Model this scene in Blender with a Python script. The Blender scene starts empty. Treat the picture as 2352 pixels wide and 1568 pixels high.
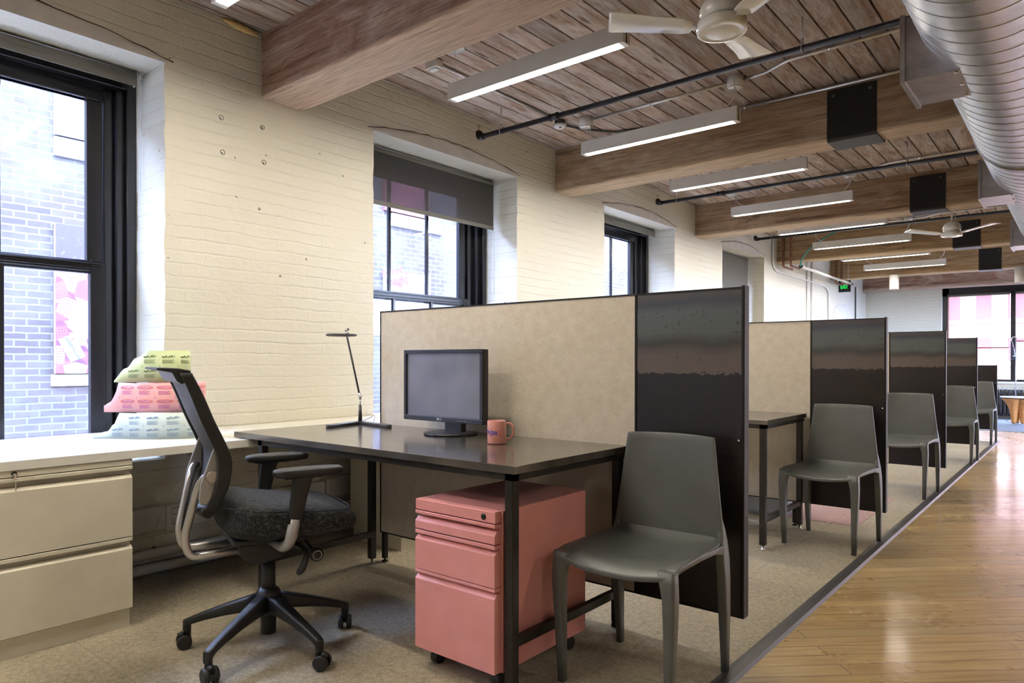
import bpy, bmesh, math, random
from mathutils import Vector, Matrix
random.seed(7)
PI = math.pi
SC = bpy.context.scene
COL = SC.collection

# ------------------------------------------------------------------ materials
class NT:
    def __init__(s, name):
        s.m = bpy.data.materials.new(name); s.m.use_nodes = True
        s.t = s.m.node_tree; s.t.nodes.clear()
        s.out = s.t.nodes.new('ShaderNodeOutputMaterial')
    def n(s, typ, **kw):
        nd = s.t.nodes.new('ShaderNode' + typ)
        for k, v in kw.items():
            if k in nd.inputs.keys() if isinstance(k, str) else False: nd.inputs[k].default_value = v
            else: setattr(nd, k, v)
        return nd
    def l(s, a, b): s.t.links.new(a, b)
    def obj(s): return s.n('TexCoord').outputs['Object']
    def gen_uv(s): return s.n('TexCoord').outputs['UV']
    def mp(s, vec, scale=(1,1,1), rot=(0,0,0), loc=(0,0,0)):
        m = s.n('Mapping'); s.l(vec, m.inputs['Vector'])
        m.inputs['Scale'].default_value = scale; m.inputs['Rotation'].default_value = rot; m.inputs['Location'].default_value = loc
        return m.outputs[0]
    def noise(s, vec, scale, detail=4, rough=.6, dist=0):
        m = s.n('TexNoise'); s.l(vec, m.inputs['Vector'])
        m.inputs['Scale'].default_value = scale; m.inputs['Detail'].default_value = min(detail, 5)
        m.inputs['Roughness'].default_value = rough; m.inputs['Distortion'].default_value = dist
        return m.outputs['Fac']
    def ramp(s, fac, stops, interp='LINEAR'):
        r = s.n('ValToRGB'); s.l(fac, r.inputs[0]); cr = r.color_ramp; cr.interpolation = interp
        while len(cr.elements) < len(stops): cr.elements.new(.5)
        for e, (p, c) in zip(cr.elements, stops):
            e.position = p; e.color = (c, c, c, 1) if isinstance(c, (int, float)) else (*c, 1)
        return r.outputs[0]
    def math(s, op, a, b=None, c=None, clamp=False):
        m = s.n('Math'); m.operation = op; m.use_clamp = clamp
        for i, v in enumerate((a, b, c)):
            if v is None: continue
            if isinstance(v, (int, float)): m.inputs[i].default_value = v
            else: s.l(v, m.inputs[i])
        return m.outputs[0]
    def mix(s, fac, a, b, blend='MIX'):
        m = s.n('Mix'); m.data_type = 'RGBA'; m.blend_type = blend
        for i, v in ((0, fac), (6, a), (7, b)):
            if isinstance(v, (int, float)): m.inputs[i].default_value = v
            elif isinstance(v, tuple): m.inputs[i].default_value = (*v, 1)
            else: s.l(v, m.inputs[i])
        return m.outputs[2]
    def bump(s, h, strength=.5, dist=.01, normal=None):
        b = s.n('Bump'); s.l(h, b.inputs['Height']); b.inputs['Strength'].default_value = strength
        b.inputs['Distance'].default_value = dist
        if normal: s.l(normal, b.inputs['Normal'])
        return b.outputs[0]
    def bsdf(s, col=(.5,.5,.5), rough=.5, metal=0, normal=None, coat=0, spec=.5, emit=None, es=0):
        p = s.n('BsdfPrincipled')
        def st(k, v):
            if isinstance(v, (int, float)): p.inputs[k].default_value = v
            elif isinstance(v, tuple): p.inputs[k].default_value = (*v, 1)
            else: s.l(v, p.inputs[k])
        st('Base Color', col); st('Roughness', rough); st('Metallic', metal); st('Coat Weight', coat)
        st('Specular IOR Level', spec)
        p.inputs['Coat Roughness'].default_value = .12
        if normal: s.l(normal, p.inputs['Normal'])
        if emit: st('Emission Color', emit); st('Emission Strength', es)
        s.l(p.outputs[0], s.out.inputs[0])
        return p
def sep(N, v):
    x = N.n('SeparateXYZ'); N.l(v, x.inputs[0]); return x.outputs
def comb(N, x, y, z):
    c = N.n('CombineXYZ')
    for i, v in enumerate((x, y, z)):
        if isinstance(v, (int, float)): c.inputs[i].default_value = v
        else: N.l(v, c.inputs[i])
    return c.outputs[0]
def wnoise(N, v):
    w = N.n('TexWhiteNoise'); w.noise_dimensions = '1D'; N.l(v, w.inputs['W']); return w.outputs['Value']

def plain(name, col, rough=.5, metal=0, coat=0, spec=.5, nscale=0, namp=.06, bump=0, bscale=200):
    N = NT(name); c = col; nrm = None; v = N.obj()
    f = N.noise(v, nscale or 9, 1)
    c = N.mix(N.ramp(f, [(.3, 0.), (.7, 1.)]), tuple(x*(1-namp) for x in col), tuple(min(1, x*(1+namp)) for x in col))
    if bump: nrm = N.bump(N.noise(v, bscale, 2), bump, .002)
    N.bsdf(c, rough, metal, nrm, coat, spec)
    return N.m

def painted_brick():
    N = NT('painted_brick'); v = N.obj(); x, y, z = sep(N, v)
    wob = N.noise(v, 3.0, 3); wob2 = N.noise(N.mp(v, loc=(5,3,1)), 14, 2)
    u = N.math('ADD', N.math('ADD', x, y), N.math('MULTIPLY', wob2, .03))
    w = N.math('ADD', z, N.math('ADD', N.math('MULTIPLY', wob, .03), N.math('MULTIPLY', wob2, .014)))
    b = N.n('TexBrick'); N.l(comb(N, u, w, 0), b.inputs['Vector'])
    b.inputs['Scale'].default_value = 1; b.inputs['Mortar Size'].default_value = .006
    b.inputs['Mortar Smooth'].default_value = .8; b.inputs['Brick Width'].default_value = .215
    b.inputs['Row Height'].default_value = .0675; b.offset = .5
    b.inputs['Color1'].default_value = (0,0,0,1); b.inputs['Color2'].default_value = (1,1,1,1)
    fr_ = N.math('FRACT', N.math('DIVIDE', w, .0675)); dd = N.math('MULTIPLY', N.math('MINIMUM', fr_, N.math('SUBTRACT', 1.0, fr_)), .0675)
    hz = N.ramp(N.math('MULTIPLY', dd, 100), [(.1, 1.), (.85, 0.)])
    mort = N.math('ADD', N.math('MULTIPLY', b.outputs['Fac'], .11), N.math('MULTIPLY', hz, .62))
    gate = N.ramp(N.noise(v, 2.2, 3), [(.38, .15), (.6, 1.)])
    big = N.noise(v, 1.1, 4)
    mid = N.noise(N.mp(v, scale=(1,1,2.2)), 12, 5, .6)
    h = N.math('ADD', N.math('MULTIPLY', N.math('MULTIPLY', mort, gate), -1.0), N.math('MULTIPLY', mid, .8))
    h = N.math('ADD', h, N.math('MULTIPLY', b.outputs['Color'], .18))
    h = N.math('ADD', h, N.math('MULTIPLY', N.noise(v, 38, 5, .65), .55))
    # drill holes and chips
    vo = N.n('TexVoronoi'); N.l(comb(N, u, w, 0), vo.inputs['Vector']); vo.inputs['Scale'].default_value = 11
    rnd = sep(N, vo.outputs['Color'])[0]
    size = N.math('MULTIPLY', N.math('MAXIMUM', N.math('SUBTRACT', rnd, .66), 0), .30)
    hole = N.math('LESS_THAN', vo.outputs['Distance'], size)
    hole = N.math('MULTIPLY', hole, N.math('GREATER_THAN', N.noise(v, 60, 2), .47))
    base = N.mix(N.ramp(big, [(.35, 0.), (.65, 1.)]), (.76, .72, .60), (.80, .77, .67))
    base = N.mix(N.math('MULTIPLY', N.math('MULTIPLY', mort, gate), .20), base, (.50, .44, .30))
    base = N.mix(N.math('MULTIPLY', hole, .8), base, (.10, .075, .05))
    h = N.math('SUBTRACT', h, N.math('MULTIPLY', hole, 1.5))
    N.bsdf(base, .55, 0, N.bump(h, .55, .006))
    return N.m

def red_brick(name, c1, c2, mc, rot=False):
    N = NT(name); v = N.obj(); x, y, z = sep(N, v)
    b = N.n('TexBrick'); n = N.noise(v, 5, 2)
    w = N.math('ADD', z, N.math('MULTIPLY', n, .02))
    N.l(comb(N, N.math('ADD', x, y), w, 0), b.inputs['Vector'])
    b.inputs['Scale'].default_value = 1; b.inputs['Mortar Size'].default_value = .011
    b.inputs['Mortar Smooth'].default_value = .3; b.inputs['Brick Width'].default_value = .24
    b.inputs['Row Height'].default_value = .078
    b.inputs['Color1'].default_value = (*c1, 1); b.inputs['Color2'].default_value = (*c2, 1); b.inputs['Mortar'].default_value = (*mc, 1)
    wash = N.ramp(N.noise(v, .8, 5, .7), [(.42, 0.), (.62, 1.)])
    c = N.mix(N.math('MULTIPLY', wash, .6), b.outputs['Color'], mc)
    N.bsdf(c, .9, 0, N.bump(b.outputs['Fac'], .4, -.01))
    return N.m

def timber(name, axis='x', dark=(.10,.052,.032), mid=(.30,.18,.115), light=(.56,.46,.37), wash=.5):
    N = NT(name); v = N.obj()
    sc = {'x': (.35, 6, 6), 'y': (6, .35, 6)}[axis]
    g = N.noise(N.mp(v, scale=(sc[0]*.7, sc[1], sc[2])), 3.6, 8, .66, .25)
    g2 = N.noise(N.mp(v, scale=tuple(a*3 for a in sc)), 5, 4, .6)
    w = N.noise(N.mp(v, scale=tuple(max(.6, a*.25) for a in sc), loc=(3,1,2)), 2.6, 6, .7, .8)
    c = N.ramp(g, [(.28, dark), (.5, mid), (.74, tuple(a*.6+b*.4 for a, b in zip(mid, light)))])
    c = N.mix(N.math('MULTIPLY', N.ramp(w, [(.46, 0.), (.68, 1.)]), wash), c, light)
    # paler ragged band along the lower edges, set by height
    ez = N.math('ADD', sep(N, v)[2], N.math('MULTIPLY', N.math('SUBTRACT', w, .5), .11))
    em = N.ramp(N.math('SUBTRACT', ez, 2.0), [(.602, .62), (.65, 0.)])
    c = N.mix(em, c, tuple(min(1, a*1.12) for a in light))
    fine = N.ramp(g2, [(.36, .74), (.6, 1.1)])
    c = N.mix(1.0, c, N.mix(.0, fine, fine), 'MULTIPLY')
    cr = N.noise(N.mp(v, scale=tuple(a*.9 for a in sc), loc=(9,4,7)), 2.2, 3, .5, .4)
    crack = N.ramp(cr, [(.492, 0.), (.4985, 1.), (.505, 0.)])
    gate = N.ramp(N.noise(N.mp(v, loc=(1,8,3)), .9, 2), [(.55, 0.), (.62, 1.)])
    crack = N.math('MULTIPLY', crack, gate)
    c = N.mix(crack, c, (.03, .02, .015))
    h = N.math('SUBTRACT', N.math('ADD', N.math('MULTIPLY', g, .6), N.math('MULTIPLY', g2, .4)), crack)
    N.bsdf(c, .75, 0, N.bump(h, .45, .008), spec=.25)
    return N.m

def deck_boards():
    N = NT('ceiling_boards'); v = N.obj(); x, y, z = sep(N, v)
    idx = N.math('FLOOR', N.math('DIVIDE', N.math('ADD', x, 40*.146 + .014), .146))
    r1 = wnoise(N, idx); r2 = wnoise(N, N.math('ADD', idx, 77.3))
    vv = comb(N, N.math('MULTIPLY', x, 9), N.math('ADD', N.math('MULTIPLY', y, .9), N.math('MULTIPLY', r1, 50)), N.math('MULTIPLY', r2, 9))
    g = N.noise(vv, 2.4, 9, .7, .9)
    w = N.noise(N.mp(vv, scale=(.45, .8, 1), loc=(4,2,0)), 2.1, 7, .72, 1.2)
    kn = N.n('TexVoronoi'); N.l(N.mp(vv, scale=(.7, 1.5, 1)), kn.inputs['Vector']); kn.inputs['Scale'].default_value = 1.4
    fg = N.noise(N.mp(vv, scale=(5, 2.2, 1)), 4, 4, .7)
    g = N.math('ADD', N.math('MULTIPLY', g, .7), N.math('MULTIPLY', fg, .3))
    c = N.ramp(g, [(.34, (.13,.075,.05)), (.47, (.34,.225,.16)), (.62, (.48,.37,.29))])
    c = N.mix(N.math('MULTIPLY', N.ramp(w, [(.42, 0.), (.60, 1.)]), .75), c, N.mix(N.ramp(fg, [(.4, 0.), (.6, 1.)]), (.42,.35,.30), (.68,.62,.56)))
    knot = N.ramp(kn.outputs['Distance'], [(.06, 1.), (.16, 0.)])
    c = N.mix(N.math('MULTIPLY', knot, .75), c, (.09,.05,.03))
    tone = N.math('ADD', .72, N.math('MULTIPLY', r2, .5))
    c = N.mix(1.0, c, comb(N, tone, tone, tone), 'MULTIPLY')
    N.bsdf(c, .8, 0, N.bump(g, .4, .006), spec=.2)
    return N.m

def floor_wood():
    N = NT('floor_planks'); v = N.obj()
    a = math.radians(43.5)
    p = N.mp(v, rot=(0, 0, -a), loc=(0, 0, 0))
    x, y, z = sep(N, p)
    b = N.n('TexBrick'); N.l(p, b.inputs['Vector']); b.inputs['Scale'].default_value = 1
    b.inputs['Brick Width'].default_value = 1.35; b.inputs['Row Height'].default_value = .0805; b.inputs['Mortar Size'].default_value = .0019
    b.inputs['Mortar Smooth'].default_value = .2; b.offset = .37
    b.inputs['Color1'].default_value = (0,0,0,1); b.inputs['Color2'].default_value = (1,1,1,1); b.inputs['Bias'].default_value = 0
    idx = N.math('FLOOR', N.math('DIVIDE', y, .0805)); r = wnoise(N, idx)
    vv = comb(N, N.math('ADD', N.math('MULTIPLY', x, 1.2), N.math('MULTIPLY', r, 30)), N.math('MULTIPLY', y, 16), 0)
    g = N.noise(vv, 2.5, 8, .65, .7)
    c = N.ramp(g, [(.3, (.33,.20,.075)), (.5, (.49,.325,.135)), (.72, (.60,.43,.20))])
    c = N.mix(N.math('MULTIPLY', N.math('SUBTRACT', b.outputs['Color'], .5), .8), c, (.66,.50,.26))
    t = N.math('ADD', .78, N.math('MULTIPLY', r, .34)); c = N.mix(1.0, c, comb(N, t, t, t), 'MULTIPLY')
    c = N.mix(N.math('MULTIPLY', b.outputs['Fac'], .85), c, (.10,.055,.03))
    worn = N.noise(v, 1.3, 5, .65)
    rough = N.ramp(worn, [(.35, .22), (.65, .38)])
    h = N.math('ADD', N.math('MULTIPLY', b.outputs['Fac'], -1.), N.math('MULTIPLY', N.noise(vv, 1.2, 3), .5))
    N.bsdf(c, rough, 0, N.bump(h, .3, .002), coat=.35)
    return N.m

def carpet(name, lo, hi, tile=.61):
    N = NT(name); v = N.obj()
    f = N.noise(N.mp(v, rot=(0,0,.4), scale=(1, 1.8, 1)), 230, 3, .7)
    g = N.noise(v, 45, 3, .6); big = N.noise(v, 1.6, 3)
    fac = N.math('ADD', N.math('MULTIPLY', f, .62), N.math('ADD', N.math('MULTIPLY', g, .25), N.math('MULTIPLY', big, .13)))
    c = N.ramp(fac, [(.36, lo), (.5, tuple((a+b)/2 for a, b in zip(lo, hi))), (.64, hi)])
    b = N.n('TexBrick'); N.l(N.mp(v, loc=(.1, .22, 0)), b.inputs['Vector']); b.inputs['Scale'].default_value = 1; b.offset = 0
    b.inputs['Brick Width'].default_value = tile; b.inputs['Row Height'].default_value = tile; b.inputs['Mortar Size'].default_value = .0015
    c = N.mix(N.math('MULTIPLY', b.outputs['Fac'], .35), c, tuple(a*.4 for a in lo))
    N.bsdf(c, .95, 0, N.bump(f, .8, .006), spec=.1)
    return N.m

def tackboard():
    N = NT('tack_board'); v = N.obj()
    n = N.noise(v, 18, 6, .7); s = N.n('TexVoronoi'); N.l(v, s.inputs['Vector']); s.inputs['Scale'].default_value = 55
    rnd = sep(N, s.outputs['Color'])[0]
    speck = N.math('MULTIPLY', N.math('LESS_THAN', s.outputs['Distance'], N.math('MULTIPLY', rnd, .13)), N.math('GREATER_THAN', rnd, .72))
    c = N.ramp(n, [(.35, (.67,.585,.475)), (.65, (.755,.675,.565))])
    c = N.mix(N.math('MULTIPLY', speck, .55), c, (.22,.15,.09))
    N.bsdf(c, .8, 0, N.bump(N.noise(v, 90, 5, .7), .5, .003), spec=.2)
    return N.m

def banded_steel():
    N = NT('mill_scale_steel'); v = N.obj(); x, y, z = sep(N, v)
    n1 = N.noise(N.mp(v, scale=(1, 1, 2)), 60, 3, .6); n2 = N.noise(v, 5, 3)
    edge = N.math('ADD', z, N.math('MULTIPLY', N.math('SUBTRACT', n1, .5), .045))  # tone bands set by height, dark below a ragged boundary
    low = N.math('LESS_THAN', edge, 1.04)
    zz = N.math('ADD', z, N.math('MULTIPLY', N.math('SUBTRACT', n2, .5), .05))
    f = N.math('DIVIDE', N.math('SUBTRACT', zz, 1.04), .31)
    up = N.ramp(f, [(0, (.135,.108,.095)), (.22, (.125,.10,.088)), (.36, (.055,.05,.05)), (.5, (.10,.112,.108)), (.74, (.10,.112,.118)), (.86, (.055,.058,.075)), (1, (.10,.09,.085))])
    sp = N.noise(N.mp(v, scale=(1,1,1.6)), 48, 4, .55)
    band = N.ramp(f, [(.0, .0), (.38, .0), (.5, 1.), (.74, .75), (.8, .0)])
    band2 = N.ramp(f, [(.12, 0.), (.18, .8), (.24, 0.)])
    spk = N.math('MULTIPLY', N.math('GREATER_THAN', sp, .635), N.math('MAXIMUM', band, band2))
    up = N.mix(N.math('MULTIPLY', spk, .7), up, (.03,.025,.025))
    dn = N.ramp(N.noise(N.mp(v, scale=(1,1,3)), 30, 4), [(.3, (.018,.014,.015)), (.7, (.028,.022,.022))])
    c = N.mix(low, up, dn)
    rough = N.mix(low, (.48,.48,.48), (.36,.36,.36))
    N.bsdf(c, rough, .25, None, spec=.5)
    return N.m

def galvanised(name, col=(.44,.46,.52), rough=.30):
    N = NT(name); v = N.obj()
    vo = N.n('TexVoronoi'); N.l(v, vo.inputs['Vector']); vo.inputs['Scale'].default_value = 26
    s = sep(N, vo.outputs['Color'])[0]; n = N.noise(N.mp(v, scale=(1, 4, 1)), 3, 4)
    f = N.math('ADD', N.math('MULTIPLY', s, .3), N.math('MULTIPLY', n, .7))
    c = N.ramp(f, [(.2, tuple(a*.8 for a in col)), (.8, tuple(min(1, a*1.2) for a in col))])
    r = N.math('ADD', rough-.06, N.math('MULTIPLY', n, .14))
    N.bsdf(c, r, 1.0)
    return N.m

def glass_mat(name, tint=(.93,.95,1.0), refl=1.0):
    N = NT(name)
    t = N.n('BsdfTransparent'); t.inputs[0].default_value = (*tint, 1)
    g = N.n('BsdfGlossy'); g.inputs['Roughness'].default_value = .02
    lw = N.n('LayerWeight'); lw.inputs[0].default_value = .5
    fr = N.math('ADD', N.math('MULTIPLY', N.math('POWER', lw.outputs['Facing'], 5.0), .9), .05)
    m = N.n('MixShader'); N.l(N.math('MULTIPLY', fr, refl), m.inputs[0])
    N.l(t.outputs[0], m.inputs[1]); N.l(g.outputs[0], m.inputs[2]); N.l(m.outputs[0], N.out.inputs[0])
    return N.m

def screen_cloth(name, col, see):
    N = NT(name)
    d = N.n('BsdfDiffuse'); d.inputs[0].default_value = (*col, 1)
    tr = N.n('BsdfTranslucent'); tr.inputs[0].default_value = (*col, 1)
    t = N.n('BsdfTransparent'); t.inputs[0].default_value = (1, .97, 1, 1) 
    a = N.n('MixShader'); a.inputs[0].default_value = .35; N.l(d.outputs[0], a.inputs[1]); N.l(tr.outputs[0], a.inputs[2])
    weave = N.noise(N.mp(N.obj(), scale=(1,1,1)), 500, 1)
    f = N.math('ADD', see-.04, N.math('MULTIPLY', weave, .08))
    b = N.n('MixShader'); N.l(f, b.inputs[0]); N.l(a.outputs[0], b.inputs[1]); N.l(t.outputs[0], b.inputs[2])
    N.l(b.outputs[0], N.out.inputs[0])
    return N.m

def emitter(name, col, st):
    N = NT(name); e = N.n('Emission'); e.inputs[0].default_value = (*col, 1); e.inputs[1].default_value = st
    N.l(e.outputs[0], N.out.inputs[0]); return N.m

def seat_cloth():
    N = NT('seat_cloth'); v = N.obj()
    w = N.noise(N.mp(v, rot=(0,0,.35), scale=(90, 16, 30)), 3.2, 3, .6, .7)
    c = N.ramp(w, [(.44, (.014,.014,.014)), (.56, (.034,.036,.040)), (.68, (.085,.09,.10))])
    N.bsdf(c, .75, 0, N.bump(w, .5, .002), spec=.3)
    return N.m

def mesh_cloth():
    N = NT('mesh_cloth'); v = N.obj()
    w = N.noise(v, 420, 1)
    c = N.ramp(w, [(.4, (.012,.012,.014)), (.6, (.06,.06,.075))])
    N.bsdf(c, .6); return N.m

def desk_top():
    N = NT('waxed_steel_top'); v = N.obj()
    n = N.noise(N.mp(v, scale=(1, 2.5, 1)), 5, 6, .65, .6); s = N.noise(v, 30, 3)
    c = N.ramp(n, [(.3, (.085,.075,.068)), (.7, (.15,.135,.12))])
    r = N.math('ADD', .10, N.math('MULTIPLY', N.math('ADD', n, s), .09))
    N.bsdf(c, r, .35, N.bump(n, .04, .01), spec=.7, coat=.4)
    return N.m

M = {}
M['brick'] = painted_brick()
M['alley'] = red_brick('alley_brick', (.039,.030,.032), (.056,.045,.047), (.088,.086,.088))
M['far_brick'] = red_brick('far_brick', (.33,.21,.15), (.38,.26,.19), (.38,.28,.22))
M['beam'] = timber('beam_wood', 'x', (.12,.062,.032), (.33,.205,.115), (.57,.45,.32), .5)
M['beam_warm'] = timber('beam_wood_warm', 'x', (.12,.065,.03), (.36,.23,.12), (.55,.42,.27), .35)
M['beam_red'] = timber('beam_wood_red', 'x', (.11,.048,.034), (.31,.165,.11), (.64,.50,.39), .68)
M['deck'] = deck_boards()
M['planks'] = floor_wood()
M['carpet'] = carpet('beige_carpet', (.26,.21,.14), (.70,.62,.47))
M['carpet2'] = carpet('grey_carpet', (.16,.18,.22), (.34,.37,.43), 1.2)
M['carpet_pink'] = carpet('pink_carpet', (.40,.25,.23), (.66,.45,.42))
M['tack'] = tackboard()
M['steel'] = banded_steel()
M['black_frame'] = plain('black_powdercoat', (.014,.012,.012), .5, .0, spec=.3)
M['black_steel'] = plain('black_steel_tube', (.03,.026,.024), .33, .3, nscale=30, namp=.25)
M['win_black'] = plain('black_window_paint', (.012,.012,.017), .22, 0, spec=.6)
M['black_plastic'] = plain('black_plastic', (.015,.015,.016), .42, bump=.3, bscale=600)
M['black_gloss'] = plain('black_gloss', (.012,.012,.014), .25)
M['grey_plastic'] = plain('grey_plastic', (.122,.128,.125), .34, bump=.15, bscale=500)
M['dark_grey'] = plain('dark_grey_metal', (.07,.068,.068), .4, .3)
M['alu'] = plain('brushed_aluminium', (.55,.53,.50), .30, .85)
M['chrome'] = plain('chrome', (.8,.8,.82), .15, 1)
M['champagne'] = plain('champagne_plastic', (.38,.365,.35), .35, .3)
M['cream'] = plain('cream_enamel', (.74,.68,.55), .42, namp=.03)
M['white_lam'] = plain('white_laminate', (.84,.81,.74), .36, namp=.02)
M['white_metal'] = plain('white_enamel', (.80,.78,.74), .35, namp=.03)
M['white_gloss'] = plain('gloss_white', (.84,.83,.80), .15, coat=.6, namp=.02)
M['white_plaster'] = plain('white_plaster', (.78,.76,.70), .6, bump=.4, bscale=30)
M['pink'] = plain('pink_enamel', (.86,.36,.34), .4, namp=.04)
M['mug'] = plain('pink_glaze', (.78,.33,.27), .12, coat=.5, namp=.02)
M['mug_in'] = plain('pink_glaze_inner', (.62,.22,.17), .2)
M['galv'] = galvanised('galvanised_steel')
M['galv_dull'] = galvanised('galvanised_sheet', (.36,.34,.34), .32)
M['conduit'] = plain('zinc_conduit', (.62,.62,.63), .3, .9)
M['pipe'] = plain('black_pipe', (.028,.027,.032), .35, .2)
M['brass'] = plain('brass', (.55,.34,.14), .35, .9)
M['copper'] = plain('old_copper', (.20,.085,.05), .5, .6, nscale=30, namp=.4)
M['hose'] = plain('green_hose', (.02,.25,.19), .4)
M['foam'] = plain('yellow_foam', (.72,.50,.20), .8, bump=1, bscale=60)
M['glass'] = glass_mat('window_glass')
M['shade'] = screen_cloth('charcoal_shade', (.13,.12,.105), .22)
M['shade_light'] = screen_cloth('grey_shade', (.26,.24,.21), .03)
M['shade_pink'] = screen_cloth('pink_screen', (.50,.28,.24), .50)
M['hem'] = plain('shade_hem', (.17,.16,.13), .6)
M['hem_red'] = plain('red_hem', (.35,.10,.09), .5)
M['lamp_on'] = emitter('lit_tube', (1.0, .915, .76), 62)
M['lamp_off_lens'] = plain('grey_lens', (.16,.15,.15), .3)
M['screen'] = plain('monitor_panel', (.17,.17,.215), .30, spec=.9, nscale=5, namp=.2)
M['bezel'] = plain('monitor_bezel', (.022,.022,.03), .3)
M['logo'] = plain('silver_logo', (.6,.6,.6), .4)
M['exit'] = emitter('exit_green', (.02, 1.0, .12), .8)
M['wood_orange'] = timber('orange_wood', 'x', (.34,.13,.04), (.50,.20,.06), (.6,.28,.1), .2)
M['radiator'] = plain('radiator_black', (.03,.03,.04), .45)
M['bin'] = plain('grey_bin', (.33,.34,.36), .5)
M['star_blue'] = plain('night_blue', (.03,.02,.13), .6)
M['poster_pink'] = plain('poster_pink', (.15,.030,.045), .6, nscale=3, namp=.3)
M['poster_pale'] = plain('poster_pale', (.12,.075,.09), .6)
M['poster_white'] = plain('poster_white', (.19,.19,.19), .5)
M['ink_pink'] = plain('ink_pink', (.85,.22,.55), .6)
M['banner_pink'] = plain('banner_pink', (.15,.02,.07), .6)
M['banner_plum'] = plain('banner_plum', (.07,.015,.045), .6)
M['banner_blue'] = plain('banner_blue', (.02,.03,.14), .6)
M['banner_red'] = plain('banner_red', (.24,.03,.03), .6)
M['ink_magenta'] = plain('ink_mauve', (.60,.12,.42), .6)
M['ink_blue'] = plain('ink_blue', (.06,.07,.45), .5)
M['ink_red'] = plain('ink_red', (.70,.06,.05), .5)
M['ink_pale'] = plain('ink_rose', (.85,.30,.27), .5)
M['ink_greenish'] = plain('ink_olive', (.16,.22,.08), .6)
M['ink_steel'] = plain('ink_slate', (.22,.34,.50), .6)
M['sheet_blue'] = plain('sheet_pale_blue', (.74,.86,.85), .45, namp=.02)
M['sheet_pink'] = plain('sheet_pink', (.93,.46,.44), .45, namp=.02)
M['sheet_green'] = plain('sheet_green', (.66,.75,.42), .45, namp=.02)
M['ground'] = plain('alley_ground', (.25,.25,.25), .9)
M['roofing'] = plain('roof_grey', (.3,.3,.3), .9)
M['slab'] = plain('dark_slab', (.03,.022,.018), .9)
M['far_win'] = plain('maroon_window', (.16,.03,.035), .4)
M['stone'] = plain('pale_sill', (.30,.30,.31), .7)
M['seat'] = seat_cloth(); M['meshc'] = mesh_cloth(); M['top'] = desk_top()

# ------------------------------------------------------------------ mesh helpers
def bm_new(): return bmesh.new()
def box(bm, x0, x1, y0, y1, z0, z1, mi=0):
    vs = [bm.verts.new(p) for p in ((x0,y0,z0),(x1,y0,z0),(x1,y1,z0),(x0,y1,z0),(x0,y0,z1),(x1,y0,z1),(x1,y1,z1),(x0,y1,z1))]
    fs = [(0,3,2,1),(4,5,6,7),(0,1,5,4),(1,2,6,5),(2,3,7,6),(3,0,4,7)]
    for f in fs:
        g = bm.faces.new([vs[i] for i in f]); g.material_index = mi
    return vs
def loft(bm, rings, caps=True, close=False, mi=0, smooth=True):
    R = [[bm.verts.new(p) for p in r] for r in rings]
    n = len(R[0]); L = len(R)
    for i in range(L if close else L-1):
        a, b = R[i], R[(i+1) % L]
        for k in range(n):
            f = bm.faces.new((a[k], a[(k+1) % n], b[(k+1) % n], b[k])); f.smooth = smooth; f.material_index = mi
    if caps and not close:
        for r, rev in ((R[0], True), (R[-1], False)):
            f = bm.faces.new(list(reversed(r)) if rev else r); f.material_index = mi
    return R
def frame(t):
    t = t.normalized(); a = Vector((0,0,1)) if abs(t.z) < .9 else Vector((1,0,0))
    s = t.cross(a).normalized(); return s, s.cross(t).normalized()
def tube(bm, pts, r, n=12, mi=0, closed=False, caps=True):
    pts = [Vector(p) for p in pts]; L = len(pts); rings = []
    s = None
    for i, p in enumerate(pts):
        if closed: t = pts[(i+1) % L] - pts[i-1]
        else: t = pts[min(i+1, L-1)] - pts[max(i-1, 0)]
        t.normalize()
        if s is None: s, u = frame(t)
        else:
            s = (s - t*s.dot(t)).normalized(); u = s.cross(t).normalized()
        rr = r[i] if isinstance(r, (list, tuple)) else r
        rings.append([p + (s*math.cos(2*PI*k/n) + u*math.sin(2*PI*k/n))*rr for k in range(n)])
    loft(bm, rings, caps, closed, mi)
def smooth_path(pts, rad=.03, seg=5):
    pts = [Vector(p) for p in pts]; out = [pts[0]]
    for i in range(1, len(pts)-1):
        a = (pts[i-1]-pts[i]); b = (pts[i+1]-pts[i]); d = min(rad, a.length*.48, b.length*.48)
        p0 = pts[i]+a.normalized()*d; p2 = pts[i]+b.normalized()*d
        for k in range(seg+1):
            t = k/seg; out.append(p0*(1-t)**2 + pts[i]*2*t*(1-t) + p2*t*t)
    out.append(pts[-1]); return out
def curve_pts(pts, n=40):
    P = [Vector(p) for p in pts]; P = [P[0]*2-P[1]] + P + [P[-1]*2-P[-2]]; out = []
    segs = len(P)-3
    for i in range(n+1):
        f = i/n*segs; k = min(int(f), segs-1); t = f-k; a, b, c, d = P[k:k+4]
        out.append(.5*((2*b)+(c-a)*t+(2*a-5*b+4*c-d)*t*t+(3*b-a-3*c+d)*t**3))
    return out
def lathe(bm, prof, c=(0,0,0), n=32, axis='z', mi=0, smooth=True):
    rings = []
    for r, z in prof:
        ring = []
        for k in range(n):
            a = 2*PI*k/n; x, y = r*math.cos(a), r*math.sin(a)
            v = {'z': (x, y, z), 'x': (z, x, y), 'y': (y, z, x)}[axis]
            ring.append((v[0]+c[0], v[1]+c[1], v[2]+c[2]))
        rings.append(ring)
    loft(bm, rings, True, False, mi, smooth)
def cyl(bm, p, q, r, n=16, mi=0): tube(bm, [p, q], r, n, mi)
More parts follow.
